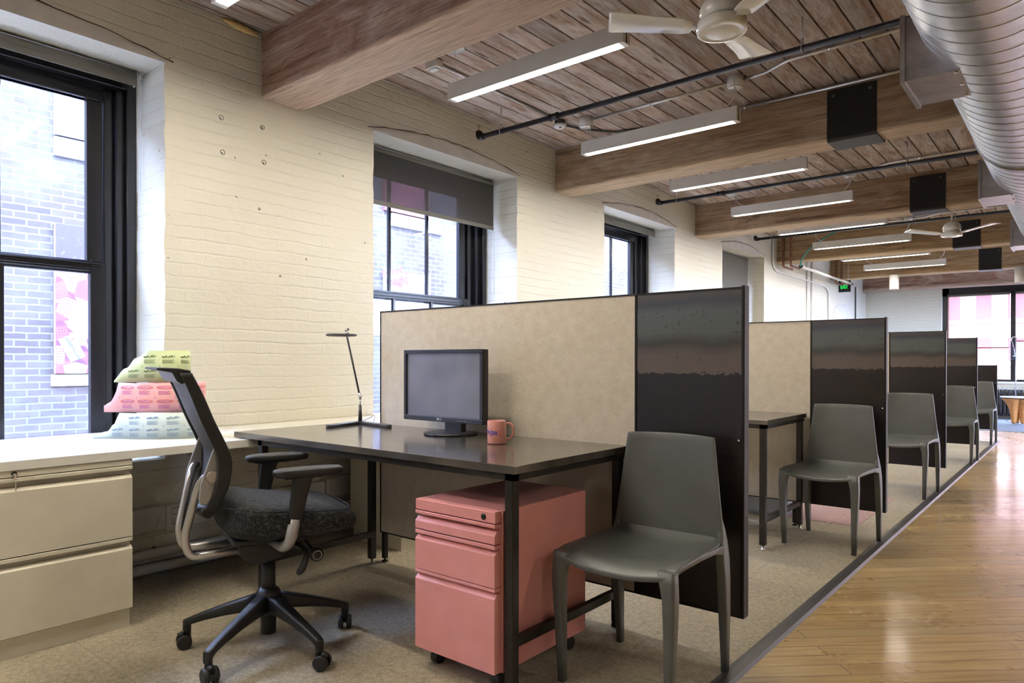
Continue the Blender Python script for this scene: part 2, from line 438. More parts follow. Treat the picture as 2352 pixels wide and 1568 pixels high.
def prism(bm, poly, axis, a, b, mi=0, smooth=False):
    # poly: 2d points; axis the extrusion axis
    def P(u, v, t): return {'x': (t, u, v), 'y': (u, t, v), 'z': (u, v, t)}[axis]
    A = [bm.verts.new(P(u, v, a)) for u, v in poly]; B = [bm.verts.new(P(u, v, b)) for u, v in poly]
    n = len(poly)
    for k in range(n):
        f = bm.faces.new((A[k], A[(k+1) % n], B[(k+1) % n], B[k])); f.material_index = mi; f.smooth = smooth
    f1 = bm.faces.new(list(reversed(A))); f2 = bm.faces.new(B); f1.material_index = f2.material_index = mi
def rrect(hx, hy, r, seg=5, cx=0, cy=0):
    out = []
    for sx, sy, a0 in ((1,1,0),(-1,1,90),(-1,-1,180),(1,-1,270)):
        for k in range(seg+1):
            a = math.radians(a0 + 90*k/seg)
            out.append((cx+sx*(hx-r)+r*math.cos(a), cy+sy*(hy-r)+r*math.sin(a)))
    return out
def build(name, bm, mats, parent=None, bev=0, sub=0, solid=0, segs=2, auto=True):
    bmesh.ops.recalc_face_normals(bm, faces=bm.faces)
    me = bpy.data.meshes.new(name); bm.to_mesh(me); bm.free()
    if not isinstance(mats, (list, tuple)): mats = [mats]
    for m in mats: me.materials.append(M[m])
    o = bpy.data.objects.new(name, me); COL.objects.link(o)
    if parent is not None: o.parent = parent
    if solid:
        md = o.modifiers.new('solid', 'SOLIDIFY'); md.thickness = solid; md.offset = 0
    if bev:
        md = o.modifiers.new('bevel', 'BEVEL'); md.width = bev; md.segments = segs; md.limit_method = 'ANGLE'; md.angle_limit = math.radians(40)
        md.harden_normals = False
    if sub:
        md = o.modifiers.new('sub', 'SUBSURF'); md.levels = sub; md.render_levels = sub
    return o
def empty(name, loc=(0,0,0), rz=0):
    o = bpy.data.objects.new(name, None); COL.objects.link(o); o.location = loc; o.rotation_euler = (0,0,rz)
    o.empty_display_size = .1; return o
def tag(o, label, cat, group=None):
    o['label'] = label; o['category'] = cat
    if group: o['group'] = group
    return o
def struct(o): o['kind'] = 'structure'; return o
def thing(name, label, cat, loc=(0,0,0), rz=0, group=None): return tag(empty(name, loc, rz), label, cat, group)
def dup(root, loc, rz, label):
    r = root.copy(); COL.objects.link(r); r.location = loc; r.rotation_euler = (0,0,rz); r['label'] = label
    for ch in list(root.children):
        c = ch.copy(); COL.objects.link(c); c.parent = r
        for g in ch.children:
            d = g.copy(); COL.objects.link(d); d.parent = c
    return r
KEEP_WHOLE = {'lettering', 'print', 'stars', 'logo_mark', 'carton_pattern', 'outlet', 'frame', 'sash', 'spiral_tube', 'back_mesh', 'sheet', 'drill_mark', 'edge_frame', 'key', 'arch_infill'}
def clusters(bm):
    # loose islands, merged where their boxes touch
    bm.verts.index_update(); bm.verts.ensure_lookup_table(); seen = [False]*len(bm.verts); isl = []
    for v in bm.verts:
        if seen[v.index]: continue
        st = [v]; seen[v.index] = True; g = []
        while st:
            a = st.pop(); g.append(a.index)
            for e in a.link_edges:
                b = e.other_vert(a)
                if not seen[b.index]: seen[b.index] = True; st.append(b)
        lo = [min(bm.verts[i].co[k] for i in g) for k in range(3)]; hi = [max(bm.verts[i].co[k] for i in g) for k in range(3)]
        isl.append([g, lo, hi])
    ch = True
    while ch and len(isl) > 1:
        ch = False
        for i in range(len(isl)):
            for j in range(len(isl)-1, i, -1):
                if all(isl[i][1][k] <= isl[j][2][k]+.002 and isl[j][1][k] <= isl[i][2][k]+.002 for k in range(3)):
                    isl[i][0] += isl[j][0]; isl[i][1] = [min(a, b) for a, b in zip(isl[i][1], isl[j][1])]; isl[i][2] = [max(a, b) for a, b in zip(isl[i][2], isl[j][2])]
                    isl.pop(j); ch = True
    return [g for g, _, _ in isl]
def simple(name, fn, mats, label, cat, group=None, parent=None, **kw):
    bm = bm_new(); fn(bm)
    if parent is not None and name not in KEEP_WHOLE and len(bm.verts) < 20000:
        cl = clusters(bm)
        if len(cl) > 1:
            first = None
            for g in cl:
                b2 = bm.copy(); b2.verts.ensure_lookup_table(); ks = set(g)
                bmesh.ops.delete(b2, geom=[v for v in b2.verts if v.index not in ks], context='VERTS')
                o = build(name, b2, mats, parent, **kw); first = first or o
            bm.free(); return first
    o = build(name, bm, mats, parent, **kw)
    if label: tag(o, label, cat, group)
    return o
def text_geo(s, size, shear=0, bold=0):
    cu = bpy.data.curves.new('t', 'FONT'); cu.body = s; cu.size = size; cu.shear = shear; cu.resolution_u = 2; cu.offset = bold
    o = bpy.data.objects.new('t', cu)
    me = bpy.data.meshes.new_from_object(o)
    V = [tuple(v.co) for v in me.vertices]; F = [tuple(p.vertices) for p in me.polygons]
    bpy.data.objects.remove(o); bpy.data.curves.remove(cu); bpy.data.meshes.remove(me)
    return V, F
def put_text(bm, s, size, fn, mi=0, shear=0, bold=0, center=True):
    V, F = text_geo(s, size, shear, bold)
    if not V: return
    w = max(v[0] for v in V); w0 = min(v[0] for v in V); off = -(w+w0)/2 if center else -w0
    vs = [bm.verts.new(fn(v[0]+off, v[1])) for v in V]
    for f in F:
        try: g = bm.faces.new([vs[i] for i in f]); g.material_index = mi
        except ValueError: pass

# ------------------------------------------------------------------ constants
WX = -3.70; CZ = 2.985; YE = 16.5; XR = 4.2; YB = -3.2
BAY = 2.9; BP = 2.266                      # beam pitch, cubicle pitch
WIN = [(0.12 + BAY*k, 1.648 + BAY*k) for k in range(-1, 4)]
SILL = .575; HEAD = 2.635; FX = -4.04

# ------------------------------------------------------------------ room shell
def wall_left():
    bm = bm_new(); rnd = random.Random(3)
    rows = 46; zs = [CZ*i/rows for i in range(rows+1)]
    # piers between window openings, from floor to ceiling, edges uneven like real brick
    ed = [YB] + [e for w in WIN for e in w] + [YE]
    wob = {}
    def wv(i, k):
        if i in (0, len(ed)-1): return ed[i]
        return ed[i] + wob.setdefault((i, k), rnd.uniform(-.005, .005))
    zlev = sorted(set([round(z, 4) for z in zs] + [SILL, HEAD]))
    for i in range(0, len(ed)-1):
        pier = i % 2 == 0
        for k in range(len(zlev)-1):
            z0, z1 = zlev[k], zlev[k+1]
            if not pier and z0 >= SILL-1e-4 and z1 <= HEAD+1e-4: continue
            k0 = k if pier or True else 0
            f = bm.faces.new([bm.verts.new(p) for p in ((WX, wv(i,k0), z0), (WX, wv(i+1,k0), z0), (WX, wv(i+1,k0+1), z1), (WX, wv(i,k0+1), z1))])
    for (i0) in range(1, len(ed)-1):
        for k in range(len(zlev)-1):
            z0, z1 = zlev[k], zlev[k+1]
            if z0 >= SILL-1e-4 and z1 <= HEAD+1e-4:
                bm.faces.new([bm.verts.new(p) for p in ((WX, wv(i0,k), z0), (WX, wv(i0,k+1), z1), (FX-.14, ed[i0], z1), (FX-.14, ed[i0], z0))])
    for a, b in WIN:
        bm.faces.new([bm.verts.new(p) for p in ((WX,a-.005,HEAD),(WX,b+.005,HEAD),(FX-.14,b+.005,HEAD),(FX-.14,a-.005,HEAD))])
        bm.faces.new([bm.verts.new(p) for p in ((WX,a-.005,SILL),(WX,b+.005,SILL),(FX-.14,b+.005,SILL),(FX-.14,a-.005,SILL))])
    bmesh.ops.remove_doubles(bm, verts=bm.verts, dist=.0004)
    # outer skin so the wall has its real depth
    xo = FX-.16
    for i in range(0, len(ed)-1, 2): box(bm, xo, xo+.02, ed[i]-.005, ed[i+1]+.005, -.2, 3.3)
    for a, b in WIN:
        box(bm, xo, xo+.02, a, b, -.2, SILL); box(bm, xo, xo+.02, a, b, HEAD, 3.3)
    return struct(build('wall_left', bm, 'brick'))
WL = wall_left()
def arches(bm):  # dark tube along each arch paints in the shade of the groove
    rnd = random.Random(5)
    for a, b in WIN[1:]:
        pts = []
        for k in range(25):
            t = k/24; y = a-.045 + (b-a+.09)*t; z = HEAD+.012 + .085*(1-(2*t-1)**2) + rnd.uniform(-.004, .004)
            pts.append((WX+.0005, y, z))
        tube(bm, pts, [.0016+rnd.random()*.0022 for _ in pts], 5)
simple('arch_joint', arches, 'slab', None, None, parent=WL)
def plaster(bm):   # smoother infill under each brick arch
    for a, b in WIN[1:]:
        top = [(a+.0+(b-a)*k/16, HEAD+.004 + .078*(1-(2*k/16-1)**2)) for k in range(17)]
        prism(bm, [(b, HEAD-.004)] + [(y, z) for y, z in reversed(top)] + [(a, HEAD-.004)], 'x', WX-.01, WX+.004)
simple('arch_infill', plaster, 'white_plaster', None, None, parent=WL)
def drill_marks(bm):
    for y, z, r in ((1.955,2.43,.013),(2.205,2.44,.012),(1.963,2.24,.013),(2.215,2.24,.013),(2.185,1.965,.006)):
        tube(bm, [(WX+.001, y+r*math.cos(2*PI*k/14)*(1+.12*math.sin(k*2.2)), z+r*math.sin(2*PI*k/14)) for k in range(14)], .0014, 5, closed=True)
        lathe(bm, [(.0001,-.002),(.004,-.001),(.0035,.0015),(.0001,.002)], (WX, y-.003, z-.004), 8, 'x')
simple('drill_mark', drill_marks, 'slab', None, None, parent=WL)

def end_wall(bm):
    x0, x1, z0, z1 = -2.29, 2.6, .70, 2.58
    box(bm, WX-.4, x0, YE, YE+.4, -.1, 3.1); box(bm, x1, XR+.3, YE, YE+.4, -.1, 3.1)
    box(bm, x0, x1, YE, YE+.4, -.1, z0); box(bm, x0, x1, YE, YE+.4, z1, 3.1)
struct(simple('wall_back', end_wall, 'brick', None, None))
RW = [(-1.9+2.9*k, .3+2.9*k) for k in range(4, 6)]
def wall_r(bm):
    box(bm, XR, XR+.3, YB, YE, -.1, .75); box(bm, XR, XR+.3, YB, YE, 2.55, 3.1)
    e = [YB]+[q for w_ in RW for q in w_]+[YE]
    for i in range(0, len(e), 2): box(bm, XR, XR+.3, e[i], e[i+1], .75, 2.55)
struct(simple('wall_right', wall_r, 'white_plaster', None, None))
for k, (a, b) in enumerate(RW):
    def rf(bm):
        box(bm, .1, .15, 0, b-a, 0, .05); box(bm, .1, .15, 0, b-a, 1.75, 1.8); box(bm, .1, .15, 0, b-a, .88, .93)
        for y in (0, (b-a)/2-.025, b-a-.05): box(bm, .1, .15, y, y+.05, 0, 1.8)
    wr = struct(empty('window_%d' % (7+k), (XR, a, .75)))
    simple('frame', rf, 'win_black', None, None, parent=wr)
struct(simple('wall_front', lambda bm: box(bm, WX-.4, XR+.3, YB-.3, YB, -.1, 3.1), 'white_plaster', None, None))
def ceil(bm):
    w = .146; k0 = -28; i = k0
    x = -1.764 + .003
    xs = [x + w*k for k in range(-14, 42)]
    for xa in xs:
        a = max(xa, WX+.002); b = min(xa + w - .010, XR)
        if b-a > .02: box(bm, a, b, YB, YE, CZ, CZ+.03)
    box(bm, WX-.4, XR+.3, YB-.3, YE+.4, CZ+.03, CZ+.35, 1)
struct(simple('ceiling', ceil, ['deck', 'slab'], None, None, bev=.0015, segs=1))
struct(simple('floor', lambda bm: box(bm, WX-.4, XR+.3, YB-.3, YE+.4, -.2, -.004), 'planks', None, None))
tag(simple('carpet', lambda bm: box(bm, WX, -.972, YB+.02, 11.47, -.0038, .002), 'carpet', None, None), 'beige flecked carpet under the row of workstations', 'carpet')
tag(simple('carpet', lambda bm: box(bm, -3.6, 3.5, 13.29, YE-.01, -.0038, .003), 'carpet2', None, None), 'blue grey carpet at the far end by the radiator', 'carpet')
tag(simple('carpet_tile', lambda bm: box(bm, -1.80, -1.165, 4.97, 6.17, .0021, .0045), 'carpet_pink', None, None), 'pink carpet tile behind the second partition', 'carpet tile')
def strip(bm):
    prism(bm, [(-.978,.0022),(-.972,.007),(-.955,.009),(-.925,.007),(-.915,-.004),(-.978,-.004)], 'y', YB+.02, 11.6, smooth=False)
struct(simple('trim_1', strip, 'dark_grey', None, None))

# ------------------------------------------------------------------ left windows
def left_window(idx, a, b, gr, munt, gl=None):
    w = struct(empty('window_%d' % idx, (FX, (a+b)/2, SILL)))
    L = lambda fn: (lambda bm: (fn(bm), bmesh.ops.translate(bm, verts=bm.verts, vec=(-FX, -(a+b)/2, -SILL))))
    gl = gl if gl else a+.10
    top = 2.48; mr0, mr1 = 1.552, 1.615
    def fr(bm):
        box(bm, FX-.14, FX, a, a+.055, SILL, HEAD); box(bm, FX-.14, FX, b-.05, b, SILL, HEAD)
        box(bm, FX-.14, FX-.0, a+.055, b-.05, HEAD-.075, HEAD); box(bm, FX-.14, FX-.0, a+.055, b-.05, SILL, SILL+.05)
        # stepped jamb liners between the glass and the brick
        e = b-.05; s = gr+.075
        box(bm, FX-.14, FX-.035, s+(e-s)*.55, e, SILL+.05, HEAD-.075)
        box(bm, FX-.14, FX-.055, s+.006, s+(e-s)*.55-.006, SILL+.05, HEAD-.075)
        box(bm, FX-.14, FX-.02, s+(e-s)*.52, s+(e-s)*.58, SILL+.05, HEAD-.075)
        box(bm, FX-.125, FX-.06, a+.055, s, HEAD-.155, HEAD-.075)
    simple('frame', L(fr), 'win_black', None, None, parent=w, bev=.003, segs=1)
    def sash(xo, z0, z1, inner):
        def f(bm):
            box(bm, xo-.02, xo+.02, gl-.04, gl, z0, z1); box(bm, xo-.02, xo+.02, gr, gr+.075, z0, z1)
            box(bm, xo-.02, xo+.02, gl, gr, z1-.055, z1); box(bm, xo-.02, xo+.02, gl, gr, z0, z0+(.055 if inner else .063))
            for m in munt: box(bm, xo-.012, xo+.014, m-.012, m+.012, z0+.05, z1-.05)
            if inner:
                box(bm, xo+.02, xo+.034, gl, gr+.05, z1-.018, z1-.008); box(bm, xo+.02, xo+.03, gl, gr+.05, z1-.045, z1-.037)
        return f
    up = simple('sash', L(sash(FX-.095, mr0, top+.055, False)), 'win_black', None, None, parent=w, bev=.003, segs=1)
    lo = simple('sash', L(sash(FX-.045, SILL+.05, mr1, True)), 'win_black', None, None, parent=w, bev=.003, segs=1)
    simple('pane', L(lambda bm: box(bm, FX-.098, FX-.094, gl-.01, gr+.01, mr1-.01, top+.01)), 'glass', None, None, parent=up)
    simple('pane', L(lambda bm: box(bm, FX-.048, FX-.044, gl-.01, gr+.01, SILL+.09, mr0+.01)), 'glass', None, None, parent=lo)
left_window(6, *WIN[0], 1.427-BAY, (1.037-BAY, .65-BAY))
left_window(1, *WIN[1], 1.427, (1.035, .65, .30), None)
left_window(2, *WIN[2], 4.285, (3.525, 3.92), 3.15)
left_window(3, *WIN[3], 7.155, (6.75, 6.35), 6.05)
left_window(4, *WIN[4], 10.0, (9.6, 9.2), 8.95)

def roller(a, b, zbot, label, mat='shade', zt=2.593):
    t = thing('roller_shade', label, 'window shade', (-3.945, (a+b)/2, zt), 0, 'window shades')
    h = (b-a)/2
    simple('roller', lambda bm: cyl(bm, (0,-h,0), (0,h,0), .032, 20), mat if mat != 'shade' else 'hem', None, None, parent=t)
    if zt-zbot > .1:
        simple('cloth', lambda bm: box(bm, .029, .0302, -h, h, zbot-zt+.03, .0), mat, None, None, parent=t)
    else:
        simple('cloth', lambda bm: box(bm, .029, .0302, -h, h, zbot-zt+.02, .0), 'hem', None, None, parent=t)
    simple('hem_bar', lambda bm: box(bm, .026, .034, -h, h, zbot-zt, zbot-zt+.032), 'hem', None, None, parent=t, bev=.002)
    def br(bm):
        for s in (-1, 1): box(bm, -.03, .02, s*(h+.006)-.002, s*(h+.006)+.002, -.035, HEAD-zt-.0005)
    simple('bracket', br, 'white_metal', None, None, parent=t)
    lo = max(zbot, 1.5)-zt-.55
    def chain(bm):
        for dx in (-.02, .022): tube(bm, [(dx, h+.02, .0), (dx, h+.021, -.3), (dx, h+.02, lo)], .0016, 5)
        tube(bm, [(.027*math.cos(PI*k/8), h+.02, .027*math.sin(PI*k/8)) for k in range(9)], .004, 6)
    simple('pull_chain', chain, 'white_metal', None, None, parent=t)
roller(.2, 1.60, 2.545, 'grey shade rolled right up above the nearest window')
roller(3.08, 4.492, 2.203, 'charcoal screen shade half lowered over the second window')
roller(6.0, 7.37, 2.54, 'shade rolled right up above the third window')
roller(8.9, 10.27, .80, 'pale grey shade fully drawn down over the farthest left window', 'shade_light')

# ------------------------------------------------------------------ ceiling beams
BLAB = ['reddish timber beam nearest the camera, whitened along its lower edge',
        'cracked brown timber beam behind the second ceiling light',
        'brown timber beam behind the fourth ceiling light',
        'golden brown timber beam behind the far ceiling fan',
        'golden brown timber beam behind the farthest ceiling light',
        'dark timber beam against the far end wall']
def beam(y0, y1, mat, label, zb=2.605):
    def f(bm):
        n = 60; rnd = random.Random(int(y0*10)); rings = []
        for i in range(n+1):
            x = WX+.0005 + (XR-WX-.001)*i/n; j = lambda a=.004: rnd.uniform(-a, a)
            rings.append([(x, y0+.012+j(), zb+j(.002)), (x, y1-.012+j(), zb+j(.002)), (x, y1+j(.002), zb+.014+j()), (x, y1, CZ-.0005), (x, y0, CZ-.0005), (x, y0+j(.002), zb+.014+j())])
        loft(bm, rings, smooth=False)
    return simple('ceiling_beam', f, mat, label, 'beam', 'ceiling beams')
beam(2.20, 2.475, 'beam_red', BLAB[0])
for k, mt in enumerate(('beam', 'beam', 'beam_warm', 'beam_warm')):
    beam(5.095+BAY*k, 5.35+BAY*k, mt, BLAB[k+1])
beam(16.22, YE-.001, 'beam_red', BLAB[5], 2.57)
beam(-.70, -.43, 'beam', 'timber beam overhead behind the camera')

# saddle plates wrapped round the beams
SL = ['black steel saddle plate on the beam behind the second ceiling light', 'black steel saddle plate on the beam behind the fourth ceiling light',
      'black saddle plate on the beam right behind the far fan', 'smallest black saddle plate, on the beam beyond the far fan']
for k in range(4):
    y0 = 5.095+BAY*k-.006; y1 = 5.35+BAY*k+.006; z0 = 2.594
    t = thing('beam_saddle', SL[k], 'bracket', (-1.235, y0, z0), 0, 'black saddle plates on beams')
    def f(bm, d=y1-y0):
        o = rrect(d/2, .18, .02, 4, d/2, .18)
        prism(bm, [(0, .35), (0, .02), (.006, .006), (.02, 0), (d-.02, 0), (d-.006, .006), (d, .02), (d, .35), (d-.006, .35), (d-.006, .022), (d-.022, .006), (.022, .006), (.006, .022), (.006, .35)], 'x', -.155, .155)
    simple('plate', f, 'black_frame', None, None, parent=t)
    def bolts(bm):
        for x in (-.115, .115): lathe(bm, [(.0001,-.012),(.010,-.012),(.012,-.004),(.012,.001)], (x, -.0, .31), 10, 'y')
    simple('bolt', bolts, 'dark_grey', None, None, parent=t)

# ------------------------------------------------------------------ ceiling lights
def light_fixture(x0, y0, label, kind='A', junction=True):
    Lx = 1.215; W = .07; H = .095; z = 2.66
    t = thing('linear_light', label, 'ceiling light', (x0, y0, z), 0, 'white linear ceiling lights')
    def housing(bm):
        box(bm, 0, Lx, 0, .006, 0, H); box(bm, 0, Lx, W-.006, W, 0, H); box(bm, 0, Lx, .006, W-.006, H-.006, H)
        box(bm, 0, .03, .006, W-.006, 0, H-.006); box(bm, Lx-.03, Lx, .006, W-.006, 0, H-.006)
    simple('housing', housing, 'white_metal', None, None, parent=t, bev=.001, segs=1)
    o = simple('diffuser', lambda bm: box(bm, .03, Lx-.03, .0065, W-.0065, .0015, .006), 'lamp_on', None, None, parent=t)
    o['label'] = 'glowing warm white diffuser'
    simple('end_slot', lambda bm: box(bm, Lx, Lx+.001, W*.42, W*.56, .004, H-.004), 'black_gloss', None, None, parent=t)
    top = CZ-z
    def wires(bm):
        cyl(bm, (.03, W/2, H), (.03, W/2, top-.02), .0012, 6); cyl(bm, (Lx-.03, W/2, H), (Lx-.03, W/2, top-.02), .0012, 6)
    simple('suspension_wire', wires, 'conduit', None, None, parent=t)
    if kind == 'A':
        def can(bm):
            for x in (.03, Lx-.03): lathe(bm, [(.0001, top-.018), (.058, top-.018), (.062, top-.012), (.062, top-.0005), (.0001, top-.0005)], (x, W/2, 0), 28)
        simple('canopy', can, 'white_gloss', None, None, parent=t)
    else:
        def cords(bm):
            tube(bm, curve_pts([(.03, W/2+.06, top-.0835), (.025, W/2+.05, top-.14), (.06, W/2+.02, H+.05), (.14, W/2, H)], 14), .004, 6)
            tube(bm, curve_pts([(Lx-.04, W/2+.04, top-.0835), (Lx-.03, W/2+.03, top-.13), (Lx-.09, W/2, H)], 12), .004, 6)
        simple('power_cord', cords, 'white_metal', None, None, parent=t)
    return t
def jbox(x, y, label):
    t = thing('junction_box', label, 'junction box', (x, y, CZ), 0, 'round white ceiling boxes')
    simple('body', lambda bm: lathe(bm, [(.0001,-.075),(.050,-.075),(.056,-.07),(.056,-.0005),(.0001,-.0005)], n=28), 'white_metal', None, None, parent=t)
    simple('cover', lambda bm: lathe(bm, [(.0001,-.082),(.048,-.082),(.052,-.0755),(.0001,-.0755)], n=28), 'white_gloss', None, None, parent=t)
LA = ['nearest linear light, lit, hanging left of the big fan', 'lit linear light just under the fourth pipe, beyond the second beam',
      'lit linear light squeezed against the underside of the third beam', 'lit thin linear light beyond the fourth beam']
LB = ['second linear light, lit, in front of the second beam', 'fourth linear light, lit, in front of the third beam',
      'lit linear light with the green hose behind its left end', 'farthest linear light, lit, with a loose wire at its left end']
LA[1] = 'third linear light, lit, hanging just beyond the second beam'
JL = [['round white ceiling box above the left end of the second light', 'round white ceiling box above the right end of the second light'],
      ['round white box hidden behind the third light and thin black pipe', 'round white box above the right end of the fourth light'],
      ['round white box above the left end of the fifth pair of lights', 'round white box left of the far ceiling fan'],
      ['farthest left round white ceiling box', 'farthest right round white ceiling box']]
light_fixture(-2.985, 1.53, 'linear light just showing at the top left edge of the picture', 'A')
for k in range(4):
    light_fixture(-2.985, 3.0+BAY*k, LA[k], 'A')
    light_fixture(-2.985, 4.44+BAY*k, LB[k], 'B')
    if k < 3:
        jbox(-3.02, 4.56+BAY*k, JL[k][0]); jbox(-1.815, 4.54+BAY*k, JL[k][1])
# rows repeat behind the camera; the one across the aisle is unseen, added for illumination
for k in (-1, 0, 1, 2, 3):
    light_fixture(1.6, 3.0+BAY*k, 'linear light over the other side of the aisle', 'A')
light_fixture(-2.985, .1, 'linear light behind the camera by the left wall', 'A')
light_fixture(-2.985, -1.36, 'linear light behind the camera near the rear wall', 'A')

# conduits along the ceiling
def conduit(name, pts, r, mat, label, cat, clamps=(), group=None):
    t = thing(name, label, cat, pts[0], 0, group); o = Vector(pts[0])
    P = [Vector(p)-o for p in smooth_path(pts, .04)]
    simple('tube', lambda bm: tube(bm, P, r, 12), mat, None, None, parent=t)
    if clamps:
        def f(bm):
            for c in clamps:
                c = Vector(c)-o; ax = (P[1]-P[0]).normalized()
                tube(bm, [c-ax*.008, c+ax*.008], r*1.35, 12); box(bm, c.x-.004, c.x+.004, c.y-.004, c.y+.004, c.z, c.z+r+.012)
        simple('clamp', f, 'chrome', None, None, parent=t)
    return t
CL = ['zinc conduit linking the two round boxes in the nearest bay', 'zinc conduit across the second bay beside the thin black pipe', 'pale conduit running behind the far ceiling fan']
for k in range(3):
    y = 4.55+BAY*k; zc = 2.952
    conduit('ceiling_conduit', [(-2.96, y, zc), (-1.87, y-.01, zc)], .0105, 'conduit', CL[k]+', left run', 'conduit', [(-2.45, y, zc)], 'ceiling conduits')
    conduit('ceiling_conduit', [(-1.76, y-.01, zc), (-1.62, y-.02, zc), (-1.45, y-.09, 2.966), (-.2, y-.12, 2.966)], .0105, 'conduit', CL[k]+', right run to the duct', 'conduit', [(-1.2, y-.1, 2.966)], 'ceiling conduits')
conduit('ceiling_conduit', [(-1.98, 5.06, 2.955), (-.2, 5.06, 2.955)], .012, 'conduit', 'zinc conduit along the top of the second beam', 'conduit', [(-1.95, 5.06, 2.955)], 'ceiling conduits')
conduit('ceiling_conduit', [(-3.19, 3.16, 2.972), (-3.205, 3.8, 2.972), (-3.21, 4.42, 2.972)], .009, 'conduit', 'thin conduit running from the ceiling sensor to the smoke detector', 'conduit', (), 'ceiling conduits')
conduit('ceiling_conduit', [(-3.22, 4.55, 2.965), (-3.17, 4.75, 2.97), (-3.0, 4.98, 2.972), (-2.7, 5.06, 2.972)], .009, 'dark_grey', 'flexible conduit curving from the smoke detector to the second beam', 'conduit', (), 'ceiling conduits')
t = thing('smoke_detector', 'round white smoke detector on the ceiling boards', 'smoke detector', (-3.22, 4.49, CZ))
simple('mounting_box', lambda bm: lathe(bm, [(.0001,-.035),(.040,-.035),(.040,-.0005),(.0001,-.0005)], n=24), 'dark_grey', None, None, parent=t)
simple('body', lambda bm: lathe(bm, [(.0001,-.062),(.035,-.062),(.050,-.052),(.054,-.0355),(.0001,-.0355)], n=28), 'white_metal', None, None, parent=t)
simple('lens', lambda bm: lathe(bm, [(.0001,-.066),(.009,-.065),(.009,-.061),(.0001,-.061)], (.02,-.02,0), 12), 'black_gloss', None, None, parent=t)
t = thing('ceiling_sensor', 'small white rectangular device below the nearest beam', 'sensor', (-3.2, 3.10, CZ))
simple('body', lambda bm: box(bm, -.05, .05, -.03, .03, -.05, -.0005), 'white_metal', None, None, parent=t, bev=.005)
simple('cover', lambda bm: box(bm, -.035, .035, -.02, .02, -.06, -.0505), 'white_gloss', None, None, parent=t, bev=.003)

# sprinkler pipes
PL = ['black sprinkler pipe across the nearest bay', 'thin black sprinkler pipe across the second bay', 'far black sprinkler pipe beyond the third beam']
for k in range(3):
    y = 3.99+BAY*k; z = 2.81; x0 = -3.62
    t = thing('sprinkler_pipe', PL[k], 'pipe', (x0, y, z), 0, 'black sprinkler pipes')
    simple('pipe', lambda bm: cyl(bm, (0,0,0), (XR-x0-.001, 0, 0), .0185, 16), 'pipe', None, None, parent=t)
    def elbow(bm):
        tube(bm, smooth_path([(.045,0,0), (-.005,0,0), (-.005,0,.045)], .03), .025, 14); cyl(bm, (.68,0,0), (.74,0,0), .0235, 14)
        cyl(bm, (.675,0,0), (.685,0,0), .027, 14); cyl(bm, (.735,0,0), (.745,0,0), .027, 14)
    simple('fitting', elbow, 'pipe', None, None, parent=t)
    def head(bm):
        cyl(bm, (-.005,0,.045), (-.005,0,.058), .008, 10); cyl(bm, (-.005,0,.088), (-.005,0,.0905), .014, 14)
        for s in (-1, 1): tube(bm, [(-.005, s*.006, .056), (-.005, s*.010, .07), (-.005, s*.003, .088)], .0018, 6)
    simple('sprinkler_head', head, 'brass', None, None, parent=t)
    def hang(bm):
        for x in (.22, 2.4):
            cyl(bm, (x,0,.05), (x,0,CZ-z-.0005), .0045, 8)
            tube(bm, [(x, .023*math.cos(2*PI*q/14), .023*math.sin(2*PI*q/14)) for q in range(14)], .0028, 6, closed=True); box(bm, x-.008, x+.008, -.007, .007, .022, .055)
    simple('hanger', hang, 'conduit', None, None, parent=t)

# yellow foam scrap at the wall head
def foam(bm):
    pts = [(-3.69, 1.96, 2.972), (-3.688, 2.01, 2.968), (-3.69, 2.07, 2.965), (-3.688, 2.13, 2.96), (-3.69, 2.17, 2.958)]
    tube(bm, curve_pts(pts, 16), [.008+.012*math.sin(PI*i/16)*(1+.25*math.sin(i*2.1)) for i in range(17)], 8)
simple('foam_scrap', foam, 'foam', 'yellow foam sealant smeared along the wall head by the nearest beam', 'foam')

